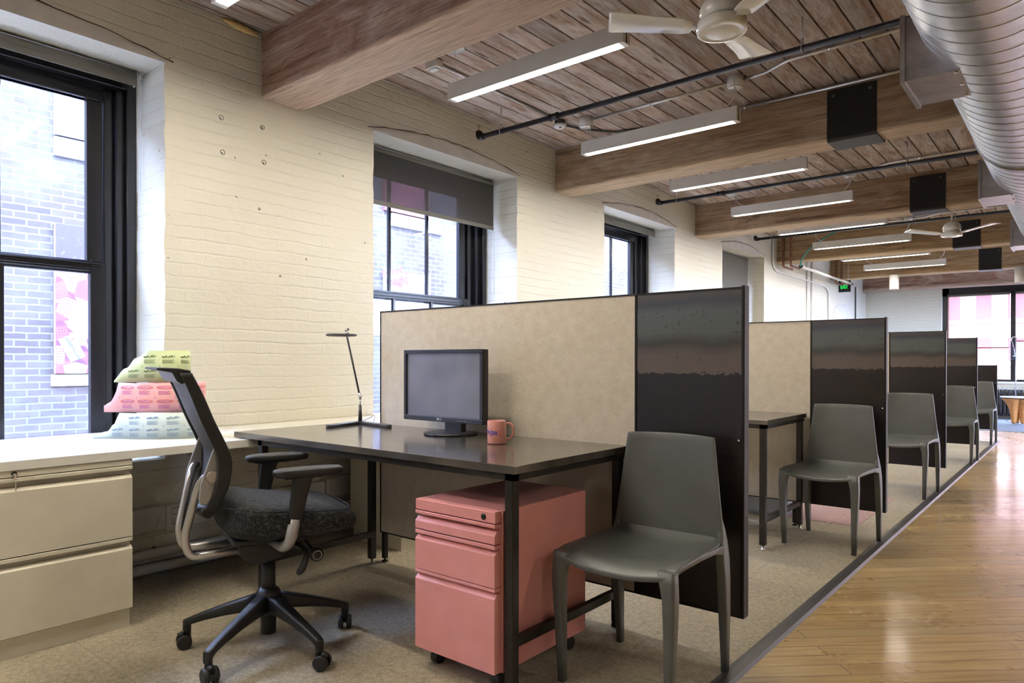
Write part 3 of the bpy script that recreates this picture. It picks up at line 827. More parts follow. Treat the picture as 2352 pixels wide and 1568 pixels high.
# ------------------------------------------------------------------ duct
def duct():
    cx, cz, r = -.236, 2.346, .248
    t = thing('spiral_duct', 'large galvanised spiral duct running along the ceiling', 'duct', (cx, YB, cz))
    def f(bm):
        n = 56; pitch = .109; L = YE-YB-.02; turns = int(L/pitch)
        prof = [(0, 0), (.0015, .0016), (.0055, .0016), (.007, 0), (.056, .0001)]
        prev = None
        total = turns*n
        for i in range(total+1):
            a = 2*PI*i/n; base = pitch*i/n + .01
            row = []
            for s, h in prof: row.append((math.cos(a)*(r+h), base+s, math.sin(a)*(r+h)))
            row.append((math.cos(a)*r, base+pitch, math.sin(a)*r))
            vs = [bm.verts.new(p) for p in row]
            if prev:
                for q in range(len(vs)-1):
                    fc = bm.faces.new((prev[q], prev[q+1], vs[q+1], vs[q])); fc.smooth = True
                for q in (0, 3, 5):
                    e = bm.edges.get((prev[q], vs[q]))
                    if e: e.smooth = False
            prev = vs
    simple('spiral_tube', f, 'galv', None, None, parent=t)
    def joint(bm):
        for y in (4.55, 9.4): lathe(bm, [(r+.001, y-YB-.025), (r+.004, y-YB-.025), (r+.004, y-YB-.005), (r+.009, y-YB-.004), (r+.009, y-YB+.004), (r+.004, y-YB+.005), (r+.004, y-YB+.025), (r+.001, y-YB+.025)], (0,0,0), 56, 'y')
    simple('joint_band', joint, 'galv_dull', None, None, parent=t)
    def hang(bm):
        for y in (2.9, 7.25, 10.2):
            for s in (-1, 1): box(bm, s*.252-.004, s*.252+.004, y-YB-.015, y-YB+.015, .05, CZ-cz-.0005)
    simple('hanger_strap', hang, 'galv_dull', None, None, parent=t)
    for k in range(4):
        y0 = 2.935+2.395*k - YB; y1 = y0+.318; xl = -.539-cx; z0 = 2.131-cz; z1 = z0+.227
        xr = lambda z: -math.sqrt(max(0, r*r-z*z))+.004
        def b(bm):
            N_ = 8; th = .004
            for yy in (y0, y1):   # end cheeks cut to the curve of the duct
                poly = [(xl, z1), (xl, z0)] + [(xr(z0+(z1-z0)*q/N_), z0+(z1-z0)*q/N_) for q in range(N_+1)]
                prism(bm, poly, 'y', yy-th/2, yy+th/2)
            box(bm, xl, xr(z0), y0, y1, z0-th, z0); box(bm, xl, xr(z1), y0, y1, z1, z1+th)
            box(bm, xl-.004, xl+.012, y0-.012, y0, z0-.012, z1+.012); box(bm, xl-.004, xl+.012, y1, y1+.012, z0-.012, z1+.012)
            box(bm, xl-.004, xl+.012, y0, y1, z0-.012, z0-th); box(bm, xl-.004, xl+.012, y0, y1, z1+th, z1+.012)
            box(bm, xl+.05, xl+.055, y0, y1, z0, z1)
        o = simple('duct_outlet', b, 'galv_dull', None, None, parent=t)
        def sc(bm):
            for q in range(3): lathe(bm, [(.0001,-.006),(.006,-.005),(.007,-.001),(.0001,0)], (xr(z0)-.012, y0+.02+(y1-y0-.04)*q/2, z0-.004), 8)
        simple('screw', sc, 'chrome', None, None, parent=o)
duct()

# ------------------------------------------------------------------ fans
def fan(loc, ang, label):
    t = thing('ceiling_fan', label, 'ceiling fan', loc, 0, 'white ceiling fans')
    X, Y, Z = loc; top = CZ-Z
    simple('downrod', lambda bm: (cyl(bm, (0,0,.14), (0,0,top-.06), .011, 12), lathe(bm, [(.012, top-.09), (.05, top-.05), (.055, top-.0005), (.0001, top-.0005)], n=24)), 'white_metal', None, None, parent=t)
    simple('motor', lambda bm: lathe(bm, [(.0001,.045),(.062,.047),(.082,.062),(.086,.09),(.074,.125),(.045,.15),(.018,.158),(.0001,.16)], n=40), 'white_gloss', None, None, parent=t)
    simple('hub', lambda bm: lathe(bm, [(.0001,-.002),(.055,.0),(.078,.006),(.083,.002),(.094,.004),(.097,.012),(.097,.040),(.090,.046),(.0001,.048)], n=44), 'white_gloss', None, None, parent=t)
    for q in range(3):
        a = ang+q*2*PI/3; ca, sa = math.cos(a), math.sin(a)
        def bl(bm):
            rings = []
            prof = [(.088,.014,.026,.0),(.112,.016,.028,.0),(.120,.044,.032,.06),(.15,.052,.036,.10),(.24,.056,.046,.10),(.33,.062,.056,.09),(.40,.070,.064,.07),(.430,.074,.066,.05),(.440,.068,.0665,.04)]
            for rr, w, z, tw in prof:
                ring = []
                for (u, v) in ((-1,-.5),(-.96,-1),(.96,-1),(1,-.5),(1,.5),(.96,1),(-.96,1),(-1,.5)):
                    lx, ly, lz = rr, u*w, v*.0028 + u*w*math.sin(tw) + z
                    ring.append((lx*ca-ly*sa, lx*sa+ly*ca, lz))
                rings.append(ring)
            loft(bm, rings)
        simple('blade', bl, 'white_gloss', None, None, parent=t)
fan((-1.115, 2.645, 2.375), math.radians(213), 'large white ceiling fan cut by the top edge of the picture')
fan((-1.085, 8.45, 2.375), math.radians(215), 'small white ceiling fan in the far bays')

# ------------------------------------------------------------------ partitions
PX0, PX1, PXJ = -2.945, -.945, -1.385
PY = [2.45 + BP*k for k in range(5)]; PY = [2.45, 4.728, 7.06, 9.28, 11.50]
PLB = ['nearest partition of beige board and dark steel, behind the monitor', 'second partition from the front, with the pink tile behind it',
       'third partition, its steel panel with a worn pale band', 'fourth partition, tall and narrow before the end window', 'farthest partition, lower than the others, against the end window']
for k, y in enumerate(PY):
    zt = 1.353 if k < 4 else 1.04; zb = .162; T = .045
    t = thing('partition', PLB[k], 'office partition', (-1.9, y, 0), 0, 'workstation partitions')
    ox = -1.9
    simple('tack_panel', lambda bm: box(bm, PX0+.006-ox, PXJ-.004-ox, .003, T-.003, zb+.006, zt-.006), 'tack', None, None, parent=t)
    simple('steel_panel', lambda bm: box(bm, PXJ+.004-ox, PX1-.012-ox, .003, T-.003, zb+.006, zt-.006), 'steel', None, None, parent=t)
    def fr(bm):
        box(bm, PX0-ox, PX1-.012-ox, 0, T, zt-.006, zt); box(bm, PX0-ox, PX1-.012-ox, 0, T, zb, zb+.006)
        box(bm, PX0-ox, PX0+.006-ox, 0, T, zb+.006, zt-.006); box(bm, PXJ-.004-ox, PXJ+.004-ox, 0, T, zb+.006, zt-.006)
    simple('edge_frame', fr, 'black_frame', None, None, parent=t)
    simple('end_post', lambda bm: (box(bm, PX1-.012-ox, PX1-ox, -.0005, T+.0005, zb-.001, zt+.005)), 'black_frame', None, None, parent=t, bev=.003)
    def ft(bm):
        for x in (PX0+.014, PXJ-.105):
            box(bm, x-.012-ox, x+.012-ox, .011, .034, .02, zb); lathe(bm, [(.0001,.0025),(.018,.0025),(.018,.008),(.005,.012),(.005,.02),(.0001,.02)], (x-ox, T/2, 0), 16)
    simple('foot', ft, 'black_frame', None, None, parent=t)
    simple('pin', lambda bm: lathe(bm, [(.0001,-.004),(.005,-.003),(.005,.001)], (PX1-.02-ox, -.0005, .80), 10, 'y'), 'chrome', None, None, parent=t)

# ------------------------------------------------------------------ desks
def desk(y0, label):
    x0, x1, d = -3.125, -1.402, .717
    t = thing('steel_desk', label, 'desk', (x1, y0, 0), 0, 'black steel desks')
    w = x0-x1
    simple('desk_top', lambda bm: box(bm, w, 0, 0, d, .7235, .75), 'top', None, None, parent=t, bev=.0015)
    def apron(bm):
        box(bm, w+.19, -.012, .012, .036, .70, .7233); box(bm, -.036, -.012, .012, d-.012, .70, .7233)
        box(bm, w+.19, w+.214, .036, d-.012, .70, .7233)
    simple('apron', apron, 'black_steel', None, None, parent=t)
    s = .034
    def leg(lx, ly):
        def f(bm): box(bm, lx, lx+s, ly, ly+s, .03, .7233)
        o = simple('leg', f, 'black_steel', None, None, parent=t, bev=.002, segs=1)
        simple('glide', lambda bm: lathe(bm, [(.0001,.0022),(.016,.0022),(.016,.007),(.006,.012),(.005,.0298),(.0001,.0298)], (lx+s/2, ly+s/2, 0), 16), 'chrome', None, None, parent=o)
    leg(-.052, .012); leg(-.052, d-.046); leg(w+.19, .012); leg(w+.155, d-.046)
    def str_(bm):
        box(bm, -.047, -.023, .046, d-.046, .155, .185); box(bm, w+.195, w+.219, .046, d-.046, .155, .185)
    simple('stretcher', str_, 'black_steel', None, None, parent=t)
desk(1.713, 'black steel desk holding the monitor and pink mug')
desk(3.985, 'bare black steel desk between the first two partitions')

# ------------------------------------------------------------------ counter and filing cabinets
def counter(bm):
    box(bm, WX+.0008, -3.0, YB+.05, 13.2, .687, .7205)
    for a, b in WIN: box(bm, -3.86, WX+.0008, a+.012, b-.012, .687, .7205)
simple('window_counter', counter, 'white_lam', 'long white laminate counter along the brick wall under the windows', 'counter')

def front(bm, ax, x0, x1, f, prof_z, sgn):
    """drawer front with lip, finger groove and chamfer; prof_z=(zb,zch0,zch1,zlip0,zlip1); ax = axis along the front"""
    zb, za, zc, zl, zt = prof_z
    poly = [(f, zb), (f, za), (f+sgn*.014, zc), (f+sgn*.028, zc), (f+sgn*.028, zl), (f, zl), (f, zt), (f+sgn*.034, zt), (f+sgn*.034, zb)]
    if ax == 'x': prism(bm, poly, 'x', x0, x1)       # (y,z) profile
    else: prism(bm, poly, 'y', x0, x1)               # (x,z) profile
def lateral_file(y0, y1, label, keys=False):
    xf = -2.998; xb = -3.47
    t = thing('filing_cabinet', label, 'filing cabinet', (xf, y1, 0), 0, 'white filing cabinets')
    L = lambda fn: (lambda bm: (fn(bm), bmesh.ops.translate(bm, verts=bm.verts, vec=(-xf, -y1, 0))))
    simple('body', L(lambda bm: box(bm, xb, xf-.034, y0, y1, .075, .686)), 'cream', None, None, parent=t, bev=.002)
    simple('plinth', L(lambda bm: box(bm, xb+.02, xf-.02, y0+.01, y1-.006, .0022, .0748)), 'cream', None, None, parent=t)
    simple('lock_rail', L(lambda bm: box(bm, xf-.0339, xf-.006, y0, y1, .6615, .686)), 'cream', None, None, parent=t, bev=.0015)
    for pz in ((.372,.610,.624,.644,.6585), (.082,.322,.335,.353,.3685)):
        simple('drawer', L(lambda bm: front(bm, 'y', y0+.002, y1-.002, xf, pz, -1)), 'cream', None, None, parent=t, bev=.0012, segs=1)
    if keys:
        ky = .80
        lk = simple('lock', L(lambda bm: lathe(bm, [(.0001,-.004),(.0085,-.004),(.0095,.003),(.0085,.005),(.0001,.005)], (xf-.005, ky, .674), 18, 'x')), 'black_gloss', None, None, parent=t)
        def kf(bm):
            tube(bm, [(xf+.006, ky+.011*math.cos(2*PI*q/16), .662+.011*math.sin(2*PI*q/16)) for q in range(16)], .0008, 5, closed=True)
            box(bm, xf+.0045, xf+.0065, ky-.003, ky+.004, .648, .676); box(bm, xf+.0045, xf+.006, ky+.001, ky+.0045, .612, .652)
            cyl(bm, (xf-.004, ky, .674), (xf+.006, ky, .674), .002, 8)
        simple('key', L(kf), 'chrome', None, None, parent=lk)
    return t
lateral_file(.29, 1.208, 'cream two-drawer filing cabinet at the left edge, key hanging from its lock', True)
lateral_file(2.655, 3.57, 'white filing cabinet seen end-on through the gap left of the partition')

# pink pedestal
def pedestal():
    x0, x1, yf, yb = -1.842, -1.462, 1.692, 2.21
    cx = (x0+x1)/2
    t = thing('mobile_pedestal', 'salmon pink drawer pedestal on castors under the desk', 'drawer pedestal', (cx, yf, 0))
    L = lambda fn: (lambda bm: (fn(bm), bmesh.ops.translate(bm, verts=bm.verts, vec=(-cx, -yf, 0))))
    simple('body', L(lambda bm: box(bm, x0+.004, x1, yf+.034, yb, .07, .598)), 'pink', None, None, parent=t, bev=.002)
    simple('lock_rail', L(lambda bm: box(bm, x0, x1-.006, yf+.002, yf+.0339, .560, .598)), 'pink', None, None, parent=t, bev=.003)
    for pz in ((.493,.521,.535,.546,.557), (.351,.457,.469,.476,.489), (.072,.316,.331,.338,.3485)):
        simple('drawer', L(lambda bm: front(bm, 'x', x0, x1-.006, yf, pz, 1)), 'pink', None, None, parent=t, bev=.0012, segs=1)
    simple('lock', L(lambda bm: (lathe(bm, [(.0001,-.003),(.0075,-.003),(.011,0),(.011,.004),(.0001,.004)], (x1-.055, yf+.001, .578), 20, 'y'))), 'black_gloss', None, None, parent=t)
    for ix, iy in ((x0+.045, yf+.07), (x1-.045, yf+.07), (x0+.045, yb-.05), (x1-.045, yb-.05)):
        def c(bm):
            cyl(bm, (ix-.016, iy, .0265), (ix+.016, iy, .0265), .024, 18); cyl(bm, (ix, iy+.01, .04), (ix, iy+.01, .0698), .010, 10)
            box(bm, ix-.010, ix+.010, iy-.014, iy+.02, .03, .056)
        simple('castor', L(c), 'black_plastic', None, None, parent=t, bev=.002)
pedestal()

# ------------------------------------------------------------------ moulded side chairs
def side_chair():
    t = empty('side_chair', (0,0,0))
    # local frame: +Y is behind the sitter; origin on the floor at the middle
    def seat(bm):
        nu, nv = 16, 14; top = []; 
        for j in range(nv+1):
            v = j/nv; y = -.225 + .425*v; row = []
            hw = .222 - .012*v + (.0 if v < .9 else -.004)
            for i in range(nu+1):
                u = i/nu*2-1
                z = .461 - .036*(1-u*u)*(.35+.65*math.sin(PI*min(1, .18+v*.75))) + .004*v
                z -= .020*max(0, 1-v/.16)**2*(1-.0*u*u) + .0
                z += .030*max(0, (v-.86)/.14)**2
                z -= .012*max(0, abs(u)-.86)/.14*.6
                row.append((u*hw, y - (.012*(1-u*u) if v < .05 else 0), z))
            top.append(row)
        g = [[bm.verts.new(p) for p in r] for r in top]
        b = [[bm.verts.new((p[0]*(.985), p[1], p[2]-.020)) for p in r] for r in top]
        for j in range(nv):
            for i in range(nu):
                f = bm.faces.new((g[j][i], g[j][i+1], g[j+1][i+1], g[j+1][i])); f.smooth = True
                f = bm.faces.new((b[j][i], b[j+1][i], b[j+1][i+1], b[j][i+1])); f.smooth = True
        for j in range(nv):
            for i, s in ((0, 0), (nu, 1)):
                f = bm.faces.new((g[j][i], g[j+1][i], b[j+1][i], b[j][i])); f.smooth = True
        for i in range(nu):
            for j in (0, nv):
                f = bm.faces.new((g[j][i], g[j][i+1], b[j][i+1], b[j][i])); f.smooth = True
    simple('seat', seat, 'grey_plastic', None, None, parent=t, bev=.006, segs=3)
    def back(bm):
        nu, nv = 16, 16; G = []; B = []
        for j in range(nv+1):
            v = j/nv; z = .425 + .392*v; hw = .219 - .049*v
            yc = .190 + .022*v**1.25
            r1, r2 = [], []
            for i in range(nu+1):
                u = i/nu*2-1
                cv = .030*(1-u*u)*(.55+.45*v)
                zz = z + (.004*(1-u*u) if v > .98 else 0)
                th = .010 if abs(u) < .9 else .008
                r1.append((u*hw, yc+cv-th-.008, zz)); r2.append((u*hw, yc+cv+.002, zz))
            G.append([bm.verts.new(p) for p in r1]); B.append([bm.verts.new(p) for p in r2])
        for j in range(nv):
            for i in range(nu):
                for A_, rev in ((G, 0), (B, 1)):
                    f = bm.faces.new((A_[j][i], A_[j][i+1], A_[j+1][i+1], A_[j+1][i])); f.smooth = True
            for i in (0, nu):
                f = bm.faces.new((G[j][i], G[j+1][i], B[j+1][i], B[j][i])); f.smooth = True
        for i in range(nu):
            for j in (0, nv):
                f = bm.faces.new((G[j][i], G[j][i+1], B[j][i+1], B[j][i])); f.smooth = True
    simple('backrest', back, 'grey_plastic', None, None, parent=t, bev=.004, segs=2)
    def ring(cx, cy, z, hx, hy, r): return [(x, y, z) for x, y in rrect(hx, hy, r, 4, cx, cy)]
    for s in (-1, 1):
        def fl(bm):   # front leg flows out of the seat corner
            rs = [(.192,-.207,.446,.029,.018),(.197,-.208,.410,.026,.022),(.203,-.209,.365,.0215,.023),(.203,-.208,.28,.019,.0205),(.199,-.205,.14,.0155,.017),(.196,-.203,.0022,.0125,.0135)]
            loft(bm, [ring(s*x, y, z, a, b, min(a, b)*.45) for x, y, z, a, b in rs])
        simple('leg', fl, 'grey_plastic', None, None, parent=t)
        def rl(bm):   # rear leg runs up into the edge of the back
            rs = [(.198,.197,.535,.004,.006),(.201,.195,.50,.008,.016),(.204,.192,.455,.012,.026),(.207,.190,.40,.0155,.030),(.209,.194,.33,.0165,.026),(.210,.200,.20,.016,.020),(.209,.207,.08,.013,.0155),(.208,.211,.0022,.0115,.013)]
            loft(bm, [ring(s*x, y, z, a, b, min(a, b)*.45) for x, y, z, a, b in rs])
        simple('leg', rl, 'grey_plastic', None, None, parent=t)
        def gus(bm):  # curved rail under the side of the seat
            rs = [(.198,-.19,.436,.012,.012),(.203,-.13,.442,.010,.011),(.206,.0,.444,.009,.010),(.207,.11,.442,.010,.011),(.210,.17,.435,.012,.018)]
            rings = []
            for x, y, z, a, b in rs: rings.append([(s*x+dx, y, z+dz) for dx, dz in rrect(a, b, .005, 3)])
            loft(bm, rings)
        simple('side_rail', gus, 'grey_plastic', None, None, parent=t)
    return t
CHL = ['nearest grey moulded chair, beside the pink pedestal', 'grey moulded chair at the end of the second desk',
       'grey moulded chair in front of the third partition', 'grey moulded chair in front of the fourth partition', 'farthest grey moulded chair, before the lowest partition']
ch0 = side_chair(); tag(ch0, CHL[0], 'chair', 'grey moulded chairs by the partitions')
ch0.location = (-1.178, 2.138, 0); ch0.rotation_euler = (0, 0, math.radians(1))
dup(ch0, (-1.185, 4.440, 0), math.radians(-4), CHL[1])
dup(ch0, (-1.170, 6.500, 0), math.radians(-3), CHL[2])
dup(ch0, (-1.135, 8.930, 0), math.radians(0), CHL[3])
dup(ch0, (-1.160, 11.21, 0), math.radians(-1), CHL[4])

# ------------------------------------------------------------------ office chair
def office_chair():
    t = thing('office_chair', 'black office chair with mesh back and silver tube frame at the desk', 'office chair', (-2.385, 1.445, 0), math.radians(-18))
    def superring(hw, zc, hz, y, n=28, p=3.2, tilt=0):
        out = []
        for k in range(n):
            a = 2*PI*k/n; c, s = math.cos(a), math.sin(a)
            out.append((hw*math.copysign(abs(c)**(2/p), c), y, zc+hz*math.copysign(abs(s)**(2/p), s)))
        return out
    def seat(bm):
        S = [(-.178,.12,.560,.500),(-.170,.170,.590,.470),(-.150,.205,.608,.455),(-.10,.228,.608,.445),(-.05,.240,.592,.440),(.04,.246,.576,.440),(.12,.248,.566,.442),(.19,.243,.556,.444),(.245,.228,.543,.447),(.278,.198,.526,.453),(.292,.14,.505,.470)]
        loft(bm, [superring(w, (a+b)/2, (a-b)/2, y) for y, w, a, b in S])
    simple('seat', seat, 'seat', None, None, parent=t, sub=1)
    simple('seat_pan', lambda bm: (box(bm, -.14, .14, -.15, .19, .432, .452), box(bm, -.09, .09, .14, .215, .43, .445)), 'black_plastic', None, None, parent=t, bev=.006)
    # seam piping round the upper edge
    def pipe(bm):
        pts = []
        for k in range(60):
            a = 2*PI*k/60; c, s = math.cos(a), math.sin(a)
            x = .243*math.copysign(abs(c)**.5, c); y = .03+.245*math.copysign(abs(s)**.6, s)
            pts.append((x*.985, y, .555 - .045*(y-.03)/.245*.5 + (.006 if y < -.1 else 0)))
        tube(bm, pts, .0022, 5, closed=True)
    simple('piping', pipe, 'seat', None, None, parent=t)
    # mechanism
    def mech(bm):
        prism(bm, [(-.13,.452),(.12,.452),(.10,.40),(.03,.352),(-.04,.335),(-.08,.345),(-.125,.39)], 'x', -.062, .062)
        box(bm, -.10, .10, -.125, -.06, .392, .425)
    simple('tilt_mechanism', mech, 'black_plastic', None, None, parent=t, bev=.006)
    def lev(bm):
        tube(bm, curve_pts([(.07,.06,.41),(.16,.08,.405),(.20,.085,.385),(.215,.07,.35),(.215,.05,.325)], 14), [.010]*8+[.011,.012,.013,.014,.014,.012,.006], 8)
        tube(bm, [(.07,.12,.405),(.20,.12,.385)], .006, 8); lathe(bm, [(.0001,-.012),(.023,-.010),(.025,0),(.023,.012),(.0001,.013)], (.205,.12,.385), 24, 'x')
    simple('lever', lev, 'black_plastic', None, None, parent=t)
    simple('dial_ring', lambda bm: tube(bm, [(.2195, .12+.0155*math.cos(2*PI*q/24), .385+.0155*math.sin(2*PI*q/24)) for q in range(24)], .0018, 6, closed=True), 'champagne', None, None, parent=t)
    # gas column, hub and five-spoke base
    simple('gas_column', lambda bm: (cyl(bm, (0,0,.18), (0,0,.345), .0255, 24), cyl(bm, (0,0,.06), (0,0,.20), .028, 24)), 'black_plastic', None, None, parent=t)
    base = simple('base', lambda bm: lathe(bm, [(.0001,.125),(.036,.125),(.046,.14),(.048,.20),(.040,.222),(.030,.232),(.0001,.232)], n=32), 'black_plastic', None, None, parent=t)
    rot = math.radians(18)
    for q, ad in enumerate((220, 290, 2, 76, 148)):
        a = math.radians(ad)+rot; ca, sa = math.cos(a), math.sin(a); R = .305
        def arm(bm):
            P = [(.03,.178,.030,.034),(.09,.166,.025,.027),(.16,.148,.021,.021),(.24,.124,.0175,.016),(.285,.108,.016,.014),(.305,.097,.016,.016),(.318,.088,.011,.020)]
            rings = []
            for rr, z, hw, hz in P:
                rings.append([(rr*ca-u*sa, rr*sa+u*ca, z+v) for u, v in rrect(hw, hz, min(hw, hz)*.5, 3)])
            loft(bm, rings); cyl(bm, (R*ca, R*sa, .05), (R*ca, R*sa, .095), .013, 12)
        leg = simple('leg', arm, 'black_plastic', None, None, parent=base)
        def castor(bm):
            b = a + (1.1 if q % 2 else .5); cb, sb = math.cos(b), math.sin(b); ox, oy = R*ca+.012*cb, R*sa+.012*sb
            for s in (-1, 1):
                p0 = Vector((ox - sb*s*.007, oy + cb*s*.007, .0295)); p1 = Vector((ox - sb*s*.026, oy + cb*s*.026, .0295))
                tube(bm, [p0, p0.lerp(p1, .8), p1], [.027, .027, .023], 24)
            tube(bm, [(ox+cb*.0, oy+sb*.0, .058), (ox+cb*.02, oy+sb*.02, .05)], .012, 10)
            cyl(bm, (ox, oy, .03), (R*ca, R*sa, .07), .009, 10)
        simple('castor', castor, 'black_plastic', None, None, parent=t)
    # arms
    for s in (-1, 1):
        def pad(bm):
            P = [(-.062,.012,.004),(-.055,.026,.009),(-.03,.037,.0115),(.0,.041,.012),(.08,.041,.012),(.14,.038,.0115),(.178,.030,.010),(.188,.014,.005)]
            rings = [[(s*.222+u, y+.025, .690+v*1.3) for u, v in rrect(hw, hz, hz*.8, 3)] for y, hw, hz in P]
            loft(bm, rings)
        simple('armrest', pad, 'black_plastic', None, None, parent=t)
        def post(bm):
            rings = []
            for y, z, hy, hx in ((.065,.680,.045,.016),(.060,.665,.034,.016),(.050,.62,.030,.015),(.040,.56,.026,.014),(.032,.515,.0235,.014)):
                rings.append([(s*.240+u*hx/.016*.016*0+u, y+v, z) for u, v in rrect(hx, hy, hx*.7, 3)])
            loft(bm, rings)
            box(bm, s*.225-.022, s*.225+.022, .0, .13, .671, .683)
        simple('arm_post', post, 'black_plastic', None, None, parent=t)
        def root(bm):
            pts = smooth_path([(s*.240,.033,.53),(s*.240,.018,.45),(s*.20,.005,.425),(s*.06,.0,.42)], .05, 6)
            tube(bm, pts, [.021 if i < 3 else .019 for i in range(len(pts))], 14)
        simple('arm_bracket', root, 'champagne', None, None, parent=t)
    # back
    rail = curve_pts([(0,-.312,1.045),(0,-.280,.975),(0,-.245,.885),(0,-.207,.80),(0,-.190,.75),(0,-.192,.685),(0,-.208,.62),(0,-.228,.568)], 34)
    def hw(i): f = i/34; return .205 - .018*f - .05*max(0, f-.78)/.22
    for s in (-1, 1):
        def rl(bm):
            rings = []
            for i, p in enumerate(rail):
                rings.append([(s*hw(i)+u, p.y+v*(1.0), p.z) for u, v in rrect(.011, .019 + .004*math.sin(PI*i/34), .006, 3)])
            loft(bm, rings)
        simple('back_frame', rl, 'black_plastic', None, None, parent=t)
        def plate(bm):
            prism(bm, [(-.207,.80),(-.217,.798),(-.236,.745),(-.262,.67),(-.268,.62),(-.262,.598),(-.240,.60),(-.218,.63),(-.205,.70)], 'x', s*.168-.006, s*.168+.006)
        simple('lumbar_plate', plate, 'champagne', None, None, parent=t, bev=.004)
        def tb(bm):
            P = smooth_path([(s*.170,-.225,.692),(s*.140,-.243,.688),(s*.105,-.258,.655),(s*.075,-.300,.47),(s*.072,-.285,.402),(s*.072,-.09,.402)], .05, 7)
            tube(bm, P, .0135, 16); cyl(bm, (s*.160,-.225,.692), (s*.184,-.225,.692), .019, 16)
        simple('back_tube', tb, 'alu', None, None, parent=t)
    def topbar(bm):
        rings = []
        for x in (-.205,-.19,-.1,0,.1,.19,.205):
            e = 1 if abs(x) < .2 else .8
            rings.append([(x, y, z) for y, z in ((-.296,1.022),(-.296,1.052),(-.332,1.060),(-.396,1.062*1),(-.398,1.056),(-.352,1.046),(-.338,1.018),(-.323,1.008))])
        loft(bm, rings, smooth=False)
    simple('top_rail', topbar, 'black_plastic', None, None, parent=t, bev=.005)
    def bot(bm):
        pts = [(x, -.230-.018*(1-(x/.15)**2), .568-.004) for x in [-.14+.28*k/12 for k in range(13)]]
        tube(bm, pts, .021, 10)
    simple('bottom_rail', bot, 'black_plastic', None, None, parent=t)
    def msh(bm):
        rows = []
        for i, p in enumerate(rail):
            rows.append([bm.verts.new((u*hw(i), p.y-.010+.012*(1-u*u)*(-1), p.z)) for u in [-1+2*k/12 for k in range(13)]])
        for a, b in zip(rows, rows[1:]):
            for k in range(12):
                f = bm.faces.new((a[k], a[k+1], b[k+1], b[k])); f.smooth = True
    simple('back_mesh', msh, 'meshc', None, None, parent=t, solid=.003)
office_chair()

# ------------------------------------------------------------------ things on the desk
DT = .7503
def monitor():
    cx, cy = -2.285, 2.27
    t = thing('monitor', 'black flat screen monitor standing switched off on the desk', 'computer monitor', (cx, cy, DT))
    W, H, z0 = .508, .332, .056; tilt = math.radians(0)
    def shell(bm):
        box(bm, -W/2, W/2, .0, .030, z0, z0+H); box(bm, -W/2+.05, W/2-.05, .03, .052, z0+.03, z0+H-.04)
    simple('housing', shell, 'bezel', None, None, parent=t, bev=.004)
    def bez(bm):
        b, bb = .017, .023
        box(bm, -W/2, W/2, -.012, -.0002, z0+H-b, z0+H); box(bm, -W/2, W/2, -.012, -.0002, z0, z0+bb)
        box(bm, -W/2, -W/2+b, -.012, -.0002, z0+bb, z0+H-b); box(bm, W/2-b, W/2, -.012, -.0002, z0+bb, z0+H-b)
    bz = simple('bezel', bez, 'bezel', None, None, parent=t, bev=.002)
    simple('screen', lambda bm: box(bm, -W/2+.0175, W/2-.0175, -.0035, -.0003, z0+.0235, z0+H-.0175), 'screen', None, None, parent=t)
    def lg(bm):
        put_text(bm, 'LG', .013, lambda u, v: (-.006+u, -.0126, z0+.0072+v), bold=.0004)
    simple('lettering', lg, 'logo', None, None, parent=bz)
    simple('logo_mark', lambda bm: lathe(bm, [(.0001,-.0128),(.006,-.0128),(.006,-.0121)], (-.022, 0, z0+.0115), 20, 'y'), 'logo', None, None, parent=bz)
    def bt(bm):
        for q in range(6): lathe(bm, [(.0001,-.0128),(.0022,-.0128),(.0022,-.0121)], (.105+q*.015, 0, z0+.0095), 8, 'y')
    simple('button', bt, 'logo', None, None, parent=bz)
    simple('neck', lambda bm: box(bm, .0, .105, .012, .045, .012, z0+.08), 'bezel', None, None, parent=t, bev=.003)
    simple('stand_base', lambda bm: lathe(bm, [(.0001,.0),(.120,.0),(.124,.004),(.122,.009),(.09,.014),(.0001,.017)], (.035,.015,0), 48), 'bezel', None, None, parent=t)
monitor()
